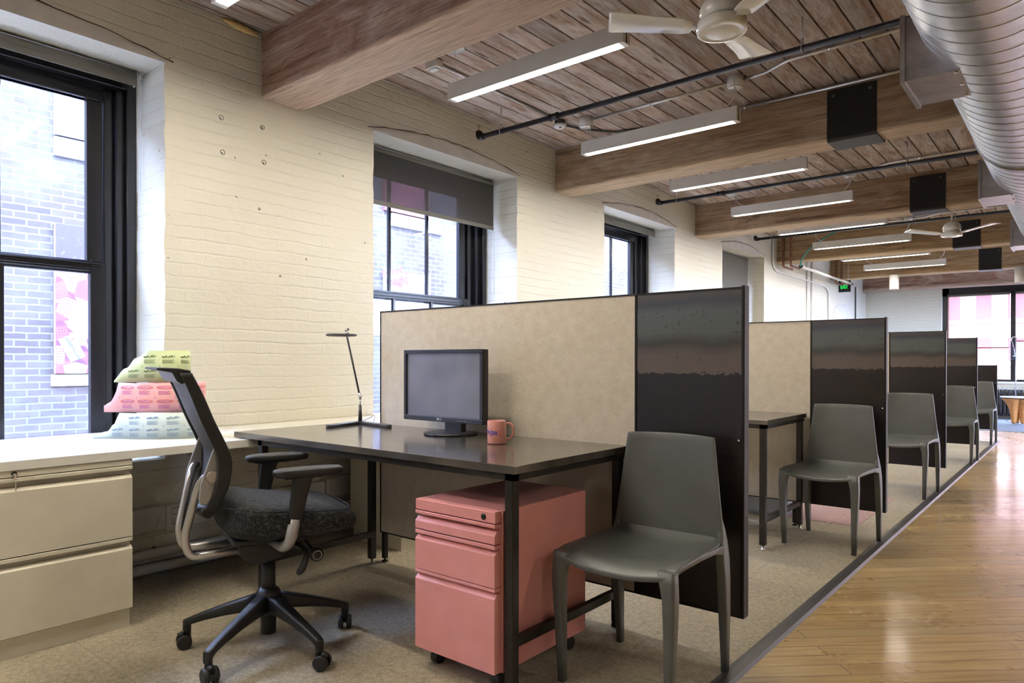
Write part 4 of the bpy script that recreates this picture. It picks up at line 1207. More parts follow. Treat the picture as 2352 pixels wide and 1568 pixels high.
def desk_lamp():
    t = thing('desk_lamp', 'slim black desk lamp with ring head and V-shaped base', 'desk lamp', (-3.0, 2.36, DT))
    def base(bm):
        for a, b in (((.0,.0),(.07,-.245)), ((0,0),(.285,-.05))):
            d = Vector((b[0]-a[0], b[1]-a[1], 0)); n = Vector((-d.y, d.x, 0)).normalized(); L = d.length; d.normalize()
            pr = []
            for k in range(9):
                an = PI/2 + PI*k/8; pr.append(Vector((a[0],a[1],0)) + d*(.019*math.cos(an)) + n*(.019*math.sin(an)))
            for k in range(9):
                an = -PI/2 + PI*k/8; pr.append(Vector((b[0],b[1],0)) + d*(.019*math.cos(an)) + n*(.019*math.sin(an)))
            prism(bm, [(p.x, p.y) for p in pr], 'z', 0, .015)
    simple('lamp_base', base, 'dark_grey', None, None, parent=t, bev=.003)
    simple('lower_stem', lambda bm: tube(bm, [(0,0,.014),(0,0,.10)], [.011,.008], 16), 'dark_grey', None, None, parent=t)
    simple('joint', lambda bm: (cyl(bm, (0,0,.10), (0,0,.135), .0035, 10), tube(bm, [(0,0,.13),(0,0,.15),(-.002,-.004,.165)], .008, 12), cyl(bm, (-.012,0,.147), (.012,0,.147), .006, 12)), 'chrome', None, None, parent=t)
    simple('arm', lambda bm: tube(bm, [(-.002,-.003,.155),(-.035,-.06,.468)], .0052, 10), 'dark_grey', None, None, parent=t)
    simple('head_joint', lambda bm: (cyl(bm, (-.035,-.06,.465), (-.035,-.06,.50), .004, 10), cyl(bm, (-.045,-.06,.497), (-.024,-.06,.503), .007, 12), lathe(bm, [(.0001,.478),(.010,.478),(.010,.488),(.0001,.488)], (-.035,-.06,0), 14)), 'chrome', None, None, parent=t)
    hx, hy, hz = -.048, -.085, .470
    def ring(bm):
        rings = []
        for k in range(48):
            a = 2*PI*k/48; c, s = math.cos(a), math.sin(a)
            rings.append([(hx+c*r_, hy+s*r_, hz+z_) for r_, z_ in ((.036,.0),(.036,.006),(.078,.008),(.081,.004),(.081,.0),(.078,-.002))])
        loft(bm, rings, close=True)
    hd = simple('lamp_head', ring, 'dark_grey', None, None, parent=t)
    def lens(bm):
        rings = [[(hx+math.cos(2*PI*k/40)*r_, hy+math.sin(2*PI*k/40)*r_, hz+z_) for r_, z_ in ((.042,-.0045),(.042,-.0025),(.074,-.0025),(.074,-.0045))] for k in range(40)]
        loft(bm, rings, close=True)
    simple('lens', lens, 'lamp_off_lens', None, None, parent=hd)
    simple('cable', lambda bm: tube(bm, curve_pts([(.0,.012,.012),(.03,.04,.03),(.06,.05,.045),(.09,.02,.02),(.10,.0,.004)], 20), .0015, 5), 'black_plastic', None, None, parent=t)
desk_lamp()
def mug():
    a = math.radians(39.5); R = .0385; H = .094
    t = thing('mug', 'pink glossy mug with blue and red lettering on the desk', 'mug', (-1.85, 2.145, DT), a)
    simple('cup', lambda bm: lathe(bm, [(.0001,.0),(R-.004,.0),(R-.001,.002),(R,.006),(R,H-.002),(R-.001,H),(R-.0035,H),(R-.004,H-.003),(R-.004,.008),(.0001,.006)], n=48), 'mug', None, None, parent=t)
    def hnd(bm):
        P = curve_pts([(R-.003,0,.078),(R+.013,0,.083),(R+.027,0,.070),(R+.030,0,.050),(R+.024,0,.030),(R+.010,0,.019),(R-.003,0,.024)], 24)
        tube(bm, P, .0048, 10)
    simple('handle', hnd, 'mug', None, None, parent=t)
    # lettering wrapped on the cup: the visible half reads 'N LOW
    def wrap(u0, z0, r): 
        return lambda u, v: (r*math.sin((u+u0)/R), -r*math.cos((u+u0)/R), z0+v-.10*(u+u0))
    def band(bm, u0, u1, za, zb, r, mi):
        n = 18
        vs = [[bm.verts.new(wrap(0, 0, r)(u0+(u1-u0)*k/n, z)) for z in (za, zb)] for k in range(n+1)]
        for p, q in zip(vs, vs[1:]): bm.faces.new((p[0], q[0], q[1], p[1])).material_index = mi
    def lab(bm):
        band(bm, -.056, .0135, .031, .0325, R+.0004, 1); band(bm, -.056, .0135, .060, .0610, R+.0004, 1); band(bm, .0125, .0155, .031, .061, R+.0004, 2)
        put_text(bm, "SWEET'N", .021, lambda u, v: wrap(-.058, .038, R+.0006)(u*.6, v), 0, bold=.0008)
        put_text(bm, "L", .033, lambda u, v: wrap(-.0235, .033, R+.0006)(u*.45, v), 0, bold=.0012)
        put_text(bm, "OW", .023, lambda u, v: wrap(-.0085, .037, R+.0006)(u*.62, v), 0, bold=.0012)
    simple('lettering', lab, ['ink_blue', 'ink_pale', 'ink_red'], None, None, parent=t)
mug()

# ------------------------------------------------------------------ rolls of printed packet film on the counter
def film_roll(z0, H, scale, mat, inks, words, tail, rise, label, dz_words, pitch, off=(0,0), logo=False):
    t = thing('film_roll', label, 'roll of film', (-3.40, 1.50, z0), 0, 'loose rolls of printed film')
    cx, cy = off
    # path: tail on the left, sweeping round the front, then coiling inside
    key = [(-.20+tail[0], -.245+tail[1]), (-.15, -.205), (-.075, -.155), (.02, -.10), (.10, -.02), (.145, .07), (.135, .15), (.07, .205), (-.02, .20), (-.10, .15), (-.13, .07), (-.10, -.01), (-.03, -.05), (.05, .0), (.09, .08), (.05, .14), (-.02, .14), (-.06, .08)]
    path = curve_pts([(cx+x*scale, cy+y*scale, 0) for x, y in key], 120)
    cum = [0]
    for p, q in zip(path, path[1:]): cum.append(cum[-1]+(q-p).length)
    def at(s):
        s = max(0, min(s, cum[-1]-1e-5))
        for i in range(len(cum)-1):
            if cum[i+1] >= s:
                f = (s-cum[i])/(cum[i+1]-cum[i]); p = path[i].lerp(path[i+1], f); d = (path[i+1]-path[i]).normalized()
                return p, Vector((d.y, -d.x, 0))
    def ztop(s):
        for (a, za), (b, zb_) in zip(rise, rise[1:]):
            if s <= b: 
                f = (s-a)/(b-a); f = f*f*(3-2*f); return za+(zb_-za)*f
        return H + .0015*math.sin(s*23)
    def sheet(bm):
        rows = []
        for i, p in enumerate(path):
            n = at(cum[i])[1]; h = ztop(cum[i]); w = .003*math.sin(cum[i]*31)
            o = p + n*.0006; q = p - n*.0006
            rows.append([bm.verts.new(v) for v in ((o.x+n.x*w, o.y+n.y*w, 0), (o.x, o.y, h*.5), (o.x-n.x*w, o.y-n.y*w, h), (q.x-n.x*w, q.y-n.y*w, h), (q.x, q.y, h*.5), (q.x+n.x*w, q.y+n.y*w, 0))])
        for a, b in zip(rows, rows[1:]):
            for k in range(6):
                f = bm.faces.new((a[k], a[(k+1) % 6], b[(k+1) % 6], b[k])); f.smooth = k not in (2, 5)
        bm.faces.new(rows[0]); bm.faces.new(list(reversed(rows[-1])))
    sh = simple('sheet', sheet, mat, None, None, parent=t)
    def put(s, z):
        p, n = at(s); w = .003*math.sin(s*31); k = (1-2*z/H)
        q = p + n*(.0020 + w*k); return (q.x, q.y, z)
    def prt(bm):
        s = .035
        while s < cum[-1]*.52:
            for row in range(2):
                zt = dz_words[row]
                if ztop(s-.01) > zt+.018:
                    if logo:
                        vs = [bm.verts.new(put(s + .036*math.cos(2*PI*k/18), zt+.004+.0085*math.sin(2*PI*k/18))) for k in range(18)]
                        vi = [bm.verts.new(put(s + .032*math.cos(2*PI*k/18), zt+.004+.0068*math.sin(2*PI*k/18))) for k in range(18)]
                        for k in range(18): bm.faces.new((vs[k], vs[(k+1) % 18], vi[(k+1) % 18], vi[k])).material_index = 1
                    if words: put_text(bm, words, .0125, lambda u, v: put(s+u*.78, zt+v), 0, shear=.2, bold=.0002)
                    else:   # smudged, unreadable brand strip
                        rs = random.Random(11)
                        a = s-.030
                        while a < s+.024:
                            wd = rs.uniform(.0022, .005); hgt = rs.uniform(.004, .0095); b0 = zt+rs.uniform(-.002, .001)+(a-s)*.07
                            A = [bm.verts.new(put(q_, z_)) for q_, z_ in ((a, b0), (a+wd, b0), (a+wd+.001, b0+hgt), (a+.001, b0+hgt))]; bm.faces.new(A)
                            a += wd+rs.uniform(.0006, .0016)
                    for q in range(5):
                        for c in range(1):
                            z = zt-.014-q*.0036; a0 = s-.028; a1 = s+.024-(q % 3)*.005
                            A = [bm.verts.new(put(a0+(a1-a0)*m/4, z)) for m in range(5)]; B = [bm.verts.new(put(a0+(a1-a0)*m/4, z+.0014)) for m in range(5)]
                            for m in range(4): bm.faces.new((A[m], A[m+1], B[m+1], B[m])).material_index = 2
            if ztop(s+pitch/2-.02) > H*.55:
                z = H*.5; a0 = s+pitch/2
                A = [bm.verts.new(put(a, zz)) for a, zz in ((a0, z-.004), (a0+.0022, z-.004), (a0+.0022, z+.004), (a0, z+.004))]
                bm.faces.new(A)
            s += pitch
    simple('lettering', prt, inks, None, None, parent=sh)
film_roll(.7208, .122, .95, 'sheet_blue', ['ink_steel', 'ink_steel', 'ink_steel'], '', (0, 0), [(0,.018),(.07,.034),(.10,.066),(.135,.122)], 'pale blue printed film roll standing on the white counter', (.096, .040), .088)
film_roll(.8445, .137, .90, 'sheet_pink', ['ink_magenta', 'ink_red', 'ink_magenta'], "Sweet'N Low", (.03, .03), [(0,.03),(.03,.045),(.055,.075),(.07,.137)], 'pink printed film roll in the middle of the stack', (.112, .047), .088, (-.01, .0), True)
film_roll(.9835, .150, .70, 'sheet_green', ['ink_greenish', 'ink_greenish', 'ink_greenish'], '', (.05, .055), [(0,.004),(.07,.066),(.13,.115),(.20,.150)], 'pale green printed film roll on top of the stack', (.118, .050), .080, (-.04, -.01))

# ------------------------------------------------------------------ low wall services
def raceway():
    t = thing('wall_raceway', 'painted wiring trunking along the wall under the counter', 'cable trunking', (WX, 1.6, .22))
    def f(bm):
        box(bm, .0005, .045, -.75, 1.0, .0, .118); box(bm, .0005, .075, 1.0, 1.75, .02, .13); 
    simple('trunking', f, 'white_metal', None, None, parent=t, bev=.002)
    so = simple('socket_box', lambda bm: box(bm, .0455, .056, .03, .155, -.012, .118), 'white_metal', None, None, parent=t, bev=.002)
    def fp(bm):
        tube(bm, [(.057,.058,.072),(.057,.125,.072),(.057,.125,.105),(.057,.058,.105)], .0012, 4, closed=True)
    simple('switch_plate', fp, 'slab', None, None, parent=so)
    def ho(bm):
        for y in (.072, .112):
            tube(bm, [(.0565, y+.014*math.cos(2*PI*q/16), .035+.014*math.sin(2*PI*q/16)) for q in range(16)], .0008, 4, closed=True)
            box(bm, .056, .0568, y-.006, y-.0045, .034, .042); box(bm, .056, .0568, y+.0045, y+.006, .034, .042); box(bm, .056, .0568, y-.002, y+.002, .024, .028)
    simple('outlet', ho, 'slab', None, None, parent=so)
raceway()
def lowpipe(z, r, label):
    t = thing('heating_pipe', label, 'pipe', (WX+.05, .3, z), 0, 'painted pipes along the wall foot')
    simple('pipe', lambda bm: cyl(bm, (0,-.3,0), (0,2.3,0), r, 18), 'white_metal', None, None, parent=t)
    return t
lowpipe(.108, .024, 'upper painted pipe along the foot of the wall')
lowpipe(.034, .026, 'lower painted pipe along the foot of the wall')
t = thing('pipe_cap', 'round white cap beside the cream filing cabinet', 'pipe cap', (-3.32, 1.245, .115))
simple('cap', lambda bm: (lathe(bm, [(.0001,-.02),(.030,-.02),(.034,-.012),(.034,.008),(.028,.014),(.0001,.014)], n=24, axis='x')), 'white_metal', None, None, parent=t)
simple('cap_ring', lambda bm: tube(bm, [(.0145, .019*math.cos(2*PI*q/20), .019*math.sin(2*PI*q/20)) for q in range(20)], .0016, 5, closed=True), 'bin', None, None, parent=t)
simple('cap_stem', lambda bm: cyl(bm, (-.33,0,0), (-.02,0,0), .012, 12), 'white_metal', None, None, parent=t)
simple('thin_cable', lambda bm: tube(bm, curve_pts([(-3.60,1.655,.68),(-3.58,1.70,.62),(-3.60,1.72,.56),(-3.62,1.70,.50),(-3.645,1.62,.35),(-3.645,1.56,.16)], 30), .0014, 5), 'white_metal', 'thin white cable dangling under the counter by the window', 'cable')
def cab2(bm):
    tube(bm, curve_pts([(-2.99,2.83,.165),(-2.93,2.80,.03),(-2.90,2.70,.009),(-2.78,2.66,.008),(-2.74,2.75,.03),(-2.82,2.82,.010),(-2.66,2.84,.009),(-2.60,2.74,.008),(-2.7,2.70,.02)], 70), .003, 6)
simple('loose_cable', cab2, 'white_metal', 'tangled white cable on the carpet behind the pink pedestal', 'cable')
t = thing('waste_bin', 'grey plastic waste bin beyond the second partition', 'waste bin', (-1.80, 5.05, .0026))
simple('body', lambda bm: loft(bm, [[(x, y, z) for x, y in rrect(a, b, .07, 6)] for z, a, b in ((.0025,.175,.125),(.03,.19,.135),(.34,.215,.155),(.352,.222,.162),(.352,.21,.15),(.03,.18,.125))], smooth=False), 'bin', None, None, parent=t)

# ------------------------------------------------------------------ services on the far left wall
simple('wall_conduit', lambda bm: (tube(bm, smooth_path([(WX+.02,10.66,CZ-.001),(WX+.02,10.66,2.56),(WX+.02,10.80,2.478),(WX+.02,13.36,2.455),(WX+.02,13.62,2.40),(WX+.02,13.66,.74)], .12, 8), .014, 10)), 'white_metal', 'white painted conduit bending down the far brick wall', 'conduit')
for y, lb in ((12.35, 'thin vertical white conduit left of the bending one on the far wall'), (12.62, 'vertical white conduit just right of its thinner twin on the far wall')):
    simple('wall_conduit', lambda bm: cyl(bm, (WX+.016, y, .74), (WX+.016, y, 2.98), .011 if y < 12.5 else .014, 10), 'white_metal', lb, 'conduit')
simple('wall_conduit', lambda bm: cyl(bm, (WX+.02, 15.55, .5), (WX+.02, 15.55, 2.62), .012, 10), 'dark_grey', 'dark vertical conduit near the far corner', 'conduit')
t = thing('service_pipe', 'long white tube running under the beams above the far wall', 'pipe', (-3.3, 10.78, 2.505))
simple('tube', lambda bm: cyl(bm, (0,0,0), (0,2.85,-.01), .022, 16), 'white_gloss', None, None, parent=t)
simple('end_cap', lambda bm: (cyl(bm, (0,-.03,0), (0,.0,0), .026, 16), cyl(bm, (0,2.85,-.01), (0,2.9,-.01), .026, 16)), 'black_gloss', None, None, parent=t)
def strap(bm):
    for y in (.2, 1.4, 2.65): cyl(bm, (0,y,.02), (0,y,.10 if y < .3 else CZ-2.505-.001), .003, 6)
simple('hanger', strap, 'conduit', None, None, parent=t)
simple('hose', lambda bm: tube(bm, curve_pts([(-3.3,10.748,2.505),(-3.26,10.66,2.58),(-3.15,10.56,2.68),(-3.0,10.48,2.78),(-2.80,10.42,2.87),(-2.62,10.40,2.94),(-2.5,10.4,2.975)], 30), .011, 8), 'hose', 'green hose arching up behind the fifth ceiling light', 'hose')
for q, (x, y, lb) in enumerate(((-3.58, 10.83, 'brown copper pipe nearest the wall on the fourth beam'), (-3.46, 10.80, 'brown copper pipe right of its twin on the fourth beam'),
                             (-3.58, 13.72, 'brown pipe on the beam above the exit sign'), (-3.48, 13.70, 'brown pipe farther from the wall above the exit sign'))):
    simple('copper_pipe', lambda bm: tube(bm, smooth_path([(x,y+.0,CZ+.004),(x,y,2.9),(x,y,2.53),(x,y+.42,2.53)], .05), .017, 10), 'copper', lb, 'pipe', 'old copper pipes dropping past the beams')
t = thing('exit_sign', 'green lit exit sign under the beam on the far left wall', 'exit sign', (-3.62, 14.35, 2.42))
simple('housing', lambda bm: box(bm, -.079, .13, 0, .05, .0, .22), 'black_gloss', None, None, parent=t, bev=.004)
def ex(bm): put_text(bm, 'EXIT', .105, lambda u, v: (.025+u*.62, -.002, .065+v), bold=.003)
simple('lettering', ex, 'exit', None, None, parent=t)
simple('canopy', lambda bm: box(bm, -.03, .08, .01, .04, .22, .24), 'black_gloss', None, None, parent=t)
def niche(bm):
    pts = [(14.0,1.35),(15.2,1.35),(15.2,1.98)] + [(14.6+.6*math.cos(a), 1.98+.22*math.sin(a)) for a in [PI*k/10 for k in range(1, 10)]] + [(14.0,1.98)]
    prism(bm, pts, 'x', WX-.005, WX+.010)
simple('wall_patch', niche, 'white_plaster', 'smooth arched plaster patch on the far left wall', 'wall patch')
CNL = ['white cylinder downlight hanging under the beam left of the end window', 'white cylinder downlight at the right edge near the end window']
for q, x in enumerate((-2.62, -.83)):
    t = thing('cylinder_downlight', CNL[q], 'downlight', (x, 13.70, 2.355), 0, 'white cylinder downlights')
    simple('housing', lambda bm: lathe(bm, [(.055,.01),(.06,.0),(.072,.0),(.075,.004),(.075,.2495),(.0001,.2495)], n=32), 'white_metal', None, None, parent=t)
    simple('reflector', lambda bm: lathe(bm, [(.0001,.03),(.05,.012),(.06,.001),(.0001,.0305)], n=28), 'chrome', None, None, parent=t)

# ------------------------------------------------------------------ end window, radiator, table, floor lamp
w5 = struct(empty('window_5', (-2.29, YE, .70)))
def ef(bm):
    W_, H_ = 4.89, 1.88; y0, y1 = .10, .17
    box(bm, 0, .115, y0, y1, 0, H_); box(bm, W_-.1, W_, y0, y1, 0, H_); box(bm, 0, W_, y0, y1, H_-.167, H_); box(bm, 0, W_, y0, y1, 0, .045)
    for x in (1.14, 2.36, 3.58): box(bm, x, x+.078, y0-.02, y1, .045, H_-.167)
simple('frame', ef, 'win_black', None, None, parent=w5, bev=.004, segs=1)
simple('pane', lambda bm: box(bm, .11, 4.8, .13, .134, .04, 1.72), 'glass', None, None, parent=w5)
simple('sill', lambda bm: box(bm, -.06, 4.9, -.03, .18, -.04, -.0005), 'white_lam', None, None, parent=w5)
for q, (x0, x1, zb, lb) in enumerate(((-2.19, -1.165, 1.364, 'pink see-through shade on the left pane of the end window'), (-1.07, .05, 1.486, 'pink see-through shade on the right pane of the end window'))):
    t = thing('screen_shade', lb, 'window shade', ((x0+x1)/2, YE+.07, 2.42), 0, 'pink end window shades'); h = (x1-x0)/2
    simple('roller', lambda bm: cyl(bm, (-h,0,0), (h,0,0), .025, 14), 'hem', None, None, parent=t)
    simple('cloth', lambda bm: box(bm, -h, h, -.001, .001, zb-2.42, 0), 'shade_pink', None, None, parent=t)
    simple('hem_bar', lambda bm: box(bm, -h, h, -.005, .005, zb-2.42-.012, zb-2.42+.012), 'hem_red', None, None, parent=t)
    simple('bracket', lambda bm: (box(bm, -h-.004, -h, -.03, .031, -.02, .04), box(bm, h, h+.004, -.03, .031, -.02, .04)), 'hem', None, None, parent=t)
t = thing('radiator', 'black cast iron radiator under the end window', 'radiator', (-1.35, YE-.17, 0))
def sections(bm):
    for k in range(26):
        x = -.05+k*.062
        for dz in (0,):
            loft(bm, [[(x+a*.8, b, z) for a, b in rrect(hx, hy, .012, 3)] for z, hx, hy in ((.06,.018,.05),(.10,.027,.085),(.16,.018,.08),(.5,.018,.08),(.545,.027,.085),(.575,.018,.05))])
simple('sections', sections, 'radiator', None, None, parent=t)
simple('feet', lambda bm: [box(bm, x-.02, x+.02, -.07, .07, .0035, .07) for x in (-.04, 1.5)] and None, 'radiator', None, None, parent=t)
t = thing('radiator_valve', 'dark radiator pipework left of the black radiator', 'pipework', (-1.47, YE-.10, 0))
simple('riser', lambda bm: (cyl(bm, (-.05,0,.0035), (-.05,0,.55), .02, 12), cyl(bm, (-.25,0,.12), (.05,0,.12), .016, 12), cyl(bm, (-.25,0,.30), (-.05,0,.30), .014, 12)), 'radiator', None, None, parent=t)
simple('valve', lambda bm: (lathe(bm, [(.0001,.08),(.035,.08),(.045,.12),(.035,.16),(.0001,.16)], (0,0,0), 16), lathe(bm, [(.0001,.53),(.045,.535),(.05,.56),(.03,.585),(.0001,.59)], (-.05,0,0), 16)), 'radiator', None, None, parent=t)
t = thing('pedestal_table', 'orange wood table on flared carved legs at the far end', 'table', (-.93, 15.0, 0))
simple('table_top', lambda bm: lathe(bm, [(.0001,.452),(.22,.456),(.262,.462),(.266,.472),(.262,.482),(.0001,.484)], n=48), 'white_gloss', None, None, parent=t)
for q in range(3):
    a = math.radians(100+120*q)
    def lg(bm):
        rings = []
        for z, off, hr, ht in ((.0035,.075,.035,.030),(.08,.072,.042,.036),(.20,.070,.055,.048),(.30,.078,.070,.070),(.38,.098,.090,.105),(.43,.118,.110,.150),(.4515,.125,.118,.175)):
            rings.append([((off+u)*math.cos(a)-v*math.sin(a), (off+u)*math.sin(a)+v*math.cos(a), z) for u, v in rrect(hr, ht, min(hr, ht)*.8, 4)])
        loft(bm, rings)
    simple('leg', lg, 'wood_orange', None, None, parent=t, sub=1)
t = thing('floor_lamp', 'slender floor lamp with a glass cone shade behind the round table', 'floor lamp', (-1.0, 15.55, 0))
simple('pole', lambda bm: (cyl(bm, (0,0,.02), (0,0,1.53), .009, 10)), 'conduit', None, None, parent=t)
simple('lamp_base', lambda bm: lathe(bm, [(.0001,.0035),(.13,.0035),(.13,.015),(.02,.022),(.0001,.022)], n=32), 'conduit', None, None, parent=t)
simple('arm', lambda bm: (tube(bm, curve_pts([(0,0,1.50),(-.02,0,1.54),(-.06,0,1.52),(-.07,0,1.46)], 12), .006, 8), cyl(bm, (0,0,1.25), (0,0,1.29), .014, 10)), 'conduit', None, None, parent=t)
simple('lamp_shade', lambda bm: lathe(bm, [(.006,1.47),(.02,1.45),(.07,1.22),(.10,1.12),(.098,1.12),(.068,1.22),(.018,1.45),(.004,1.468)], (-.07,0,0), 28), 'glass', None, None, parent=t)

# ------------------------------------------------------------------ outside
AX = -9.0
def alley(bm):
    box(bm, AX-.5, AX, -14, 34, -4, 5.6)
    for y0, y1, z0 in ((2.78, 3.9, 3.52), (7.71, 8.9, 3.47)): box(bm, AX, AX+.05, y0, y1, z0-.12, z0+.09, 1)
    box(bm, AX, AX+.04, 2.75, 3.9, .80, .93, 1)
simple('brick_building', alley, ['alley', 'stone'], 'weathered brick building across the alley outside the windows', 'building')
tag(simple('alley_ground', lambda bm: box(bm, -40, 40, -40, 70, -4.2, -4.0), 'ground', None, None), 'paved ground outside far below the windows', 'ground')
def sign(name, y0, y1, z0, z1, mat, label, extra=None):
    t = thing(name, label, 'banner', (AX+.06, y0, z0)); X = .0
    simple('board', lambda bm: box(bm, -.0595, 0, 0, y1-y0, 0, z1-z0), mat, None, None, parent=t)
    if extra: extra(t)
    return t
def tall(t):
    # night sky strip with stars at the top, tumbled pink cartons below and one open packet
    def sky(bm): box(bm, .0005, .002, 0, 1.1, 1.26, 1.69)
    simple('night_panel', sky, 'star_blue', None, None, parent=t)
    def stars(bm):
        r = random.Random(4)
        for _ in range(34):
            y, z, s = r.uniform(.02, 1.05), r.uniform(1.29, 1.67), r.uniform(.006, .014)
            vs = [bm.verts.new((.003, y+(s if k % 2 == 0 else s*.45)*math.cos(PI*k/4), z+(s if k % 2 == 0 else s*.45)*math.sin(PI*k/4))) for k in range(8)]; bm.faces.new(vs)
    simple('stars', stars, 'poster_white', None, None, parent=t)
    def cart(bm):
        r = random.Random(9)
        for k in range(44):
            y, z, a = r.uniform(.0, 1.1), r.uniform(.03, 1.24), r.uniform(-.5, .5); s = r.uniform(.09, .16)
            P = [(-s*.6, -s), (s*.6, -s), (s*.6, s*.55), (-s*.6, s*.55)]; Q = [(-s*.6, s*.55), (s*.6, s*.55), (s*.2, s), (-s*.75, s)]
            for poly, mi in ((P, 0 if k % 3 else 2), (Q, 1)):
                pts = []
                for u, v in poly:
                    yy = y+u*math.cos(a)-v*math.sin(a); zz = z+u*math.sin(a)+v*math.cos(a)
                    pts.append((min(max(yy, .0), 1.1), min(max(zz, .0), 1.27)))
                vs = [bm.verts.new((.001+k*.0001+mi*.00003, p[0], p[1])) for p in pts]
                try: bm.faces.new(vs).material_index = mi
                except ValueError: pass
                if mi == 2 or (mi == 0 and k % 2):
                    for i in range(5):
                        for j in range(6):
                            u = -s*.45+s*.22*i; v = -s*.85+s*.23*j; q = s*.045
                            yy = y+u*math.cos(a)-v*math.sin(a); zz = z+u*math.sin(a)+v*math.cos(a)
                            if 0 < yy < 1.08 and .01 < zz < 1.24 and v < s*.5:
                                vs = [bm.verts.new((.0012+k*.0001, yy+du, zz+dv)) for du, dv in ((-q,-q),(q,-q),(q,q),(-q,q))]; bm.faces.new(vs).material_index = 3 if mi == 2 else 2
    simple('carton_pattern', cart, ['poster_pink', 'banner_plum', 'poster_pale', 'banner_pink'], None, None, parent=t)
    a = math.radians(-62)
    def R_(u, v, x): return (x, .165+u*math.cos(a)-v*math.sin(a), .29+u*math.sin(a)+v*math.cos(a))
    def pk(bm):
        vs = [bm.verts.new(R_(u, v, .008)) for u, v in ((-.155,-.085),(.135,-.09),(.15,.075),(-.135,.09))]; bm.faces.new(vs)
        vs = [bm.verts.new((.0078, y, z)) for y, z in ((.09,.0),(.30,.0),(.33,.09),(.20,.13),(.07,.09))]; bm.faces.new(vs)
    pkt = simple('packet', pk, 'poster_white', None, None, parent=t)
    def tx(bm):
        put_text(bm, "SWEET'N LOW", .043, lambda u, v: R_(u+.01, v-.012, .0095), 0, bold=.0012)
        put_text(bm, "&", .06, lambda u, v: R_(u-.09, v+.03, .0095), 1, bold=.001)
    simple('lettering', tx, ['banner_blue', 'banner_red'], None, None, parent=pkt)
sign('pink_banner', 2.78, 3.88, .94, 2.63, 'poster_pale', 'tall pink banner of packets under a starry strip, outside the nearest window', tall)
def fan_words(word, sz):
    def f(t):
        def tx(bm):
            for (y, z) in ((.22,.30),(.75,.42),(.22,.88-.1),(.82,.05)):
                put_text(bm, word, sz, lambda u, v: (.001, y+u*.96-v*.27, z+u*.27+v*.96), bold=.001, center=False)
        simple('lettering', tx, 'banner_pink', None, None, parent=t)
    return f
sign('pale_banner', 2.78, 3.88, 3.63, 4.6, 'poster_white', 'pale banner with red script high outside the nearest window', None)
def magic(t):
    def tx(bm):
        rot = .22
        def fn(y0, z0): return lambda u, v: (.001, y0+u*math.cos(rot)-v*math.sin(rot), z0+u*math.sin(rot)+v*math.cos(rot))
        for (y0, z0) in ((-.06, .93), (-.2, .40), (.40, .42), (-.06, -.1), (.5, -.1)):
            if z0 < 0: continue
            put_text(bm, 'sweet', .19, fn(y0, z0), center=False, bold=.004)
            put_text(bm, 'magic', .21, fn(y0+.10, z0-.16), center=False, bold=.010)
            c = fn(y0+.52, z0+.10)
            vs = [bm.verts.new(c(.035*math.sin(q)**3, .03*(13*math.cos(q)-5*math.cos(2*q)-2*math.cos(3*q)-math.cos(4*q))/16)) for q in [2*PI*k/20 for k in range(20)]]; bm.faces.new(vs)
        g = fn(.86, .66)
        P = [g(.0,.0), g(.04,.16), g(.09,.20), g(.12,.08), g(.18,.0)]
        tube(bm, curve_pts(P, 16), .006, 4)
    simple('lettering', tx, 'banner_pink', None, None, parent=t)
sign('sweet_banner', 7.55, 8.58, 1.55, 2.60, 'poster_white', 'white banner lettered in pink script outside the second window', magic)
sign('red_banner', 7.55, 8.55, 3.58, 4.60, 'poster_pink', 'red patterned banner seen through the half lowered shade', None)
def far_b(bm):
    Y = 34; box(bm, -8.9, 26, Y, Y+6, -4, 8.6)
fb = tag(simple('brick_building', far_b, 'far_brick', None, None), 'pink brick building seen through the end window', 'building')
def fw_(bm):
    for i in range(-6, 10):
        for j in range(-1, 4): box(bm, i*1.07-.30, i*1.07+.22, 33.97, 33.999, 1.1+j*1.72, 2.05+j*1.72)
simple('window', fw_, 'far_win', None, None, parent=fb)
def fs_(bm):
    for i in range(-6, 10):
        for j in range(-1, 4): box(bm, i*1.07-.36, i*1.07+.28, 33.9, 33.999, .93+j*1.72, 1.08+j*1.72)
simple('window_ledge', fs_, 'stone', None, None, parent=fb)

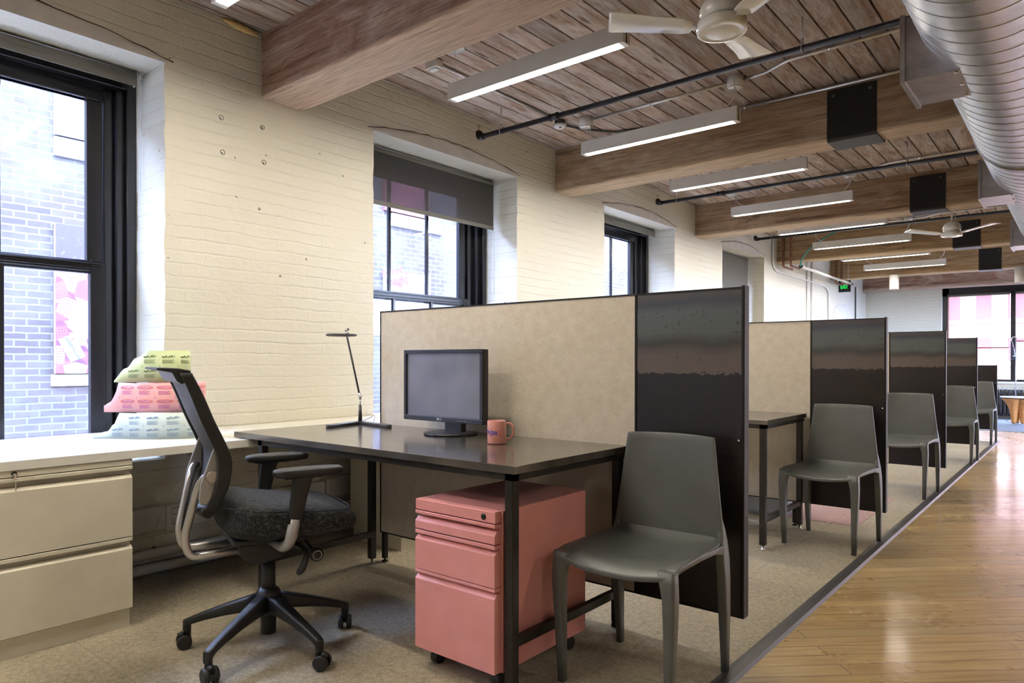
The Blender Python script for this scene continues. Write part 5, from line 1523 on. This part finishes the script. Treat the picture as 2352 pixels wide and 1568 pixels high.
# ------------------------------------------------------------------ light
w = bpy.data.worlds.new('sky'); SC.world = w; w.use_nodes = True
bg = w.node_tree.nodes['Background']; bg.inputs[0].default_value = (.56, .69, 1.0, 1); bg.inputs[1].default_value = 24
def portal(loc, rot, sx, sy):
    l = bpy.data.lights.new('window_portal', 'AREA'); l.shape = 'RECTANGLE'; l.size = sx; l.size_y = sy; l.cycles.is_portal = True
    o = bpy.data.objects.new('window_portal', l); COL.objects.link(o); o.location = loc; o.rotation_euler = rot
for a, b in RW: portal((XR+.25, (a+b)/2, 1.65), (0, PI/2, 0), 1.8, b-a)
for a, b in WIN: portal((FX-.2, (a+b)/2, (SILL+HEAD)/2), (0, -PI/2, 0), HEAD-SILL, b-a)
portal((.155, YE+.3, 1.64), (PI/2, 0, PI), 4.9, 1.9)
sun = bpy.data.lights.new('sun', 'SUN'); sun.energy = 18; sun.angle = .02; sun.color = (1, .95, .9)
so = bpy.data.objects.new('sun', sun); COL.objects.link(so); so.rotation_euler = Vector((.0, .75, -.66)).to_track_quat('-Z', 'Y').to_euler()

# ------------------------------------------------------------------ camera
F_ = 1601.7; yaw = math.radians(39.527); pit = math.radians(-.276); rol = math.radians(.065); CY = 837.5
fw = Vector((-math.sin(yaw)*math.cos(pit), math.cos(yaw)*math.cos(pit), math.sin(pit)))
r0 = Vector((math.cos(yaw), math.sin(yaw), 0)); u0 = r0.cross(fw)
rr = r0*math.cos(rol)+u0*math.sin(rol); uu = -r0*math.sin(rol)+u0*math.cos(rol)
cam = bpy.data.cameras.new('camera'); co = bpy.data.objects.new('camera', cam); COL.objects.link(co)
cam.sensor_width = 36; cam.lens = F_/2352*36; cam.shift_y = (CY-784)/2352; cam.clip_start = .05; cam.clip_end = 200
co.matrix_world = Matrix(((rr.x, uu.x, -fw.x, 0), (rr.y, uu.y, -fw.y, 0), (rr.z, uu.z, -fw.z, 1.084), (0,0,0,1)))
SC.camera = co

SC.view_settings.view_transform = 'Standard'; SC.view_settings.look = 'None'
SC.view_settings.exposure = .95; SC.view_settings.gamma = 1; SC.view_settings.use_curve_mapping = False
cy = SC.cycles
cy.use_denoising = True
try: cy.denoiser = 'OPENIMAGEDENOISE'
except Exception: pass
cy.max_bounces = 5; cy.diffuse_bounces = 2; cy.glossy_bounces = 3; cy.transmission_bounces = 4; cy.transparent_max_bounces = 8
cy.sample_clamp_indirect = 6; cy.caustics_reflective = False; cy.caustics_refractive = False
cy.use_adaptive_sampling = True; cy.adaptive_threshold = .04
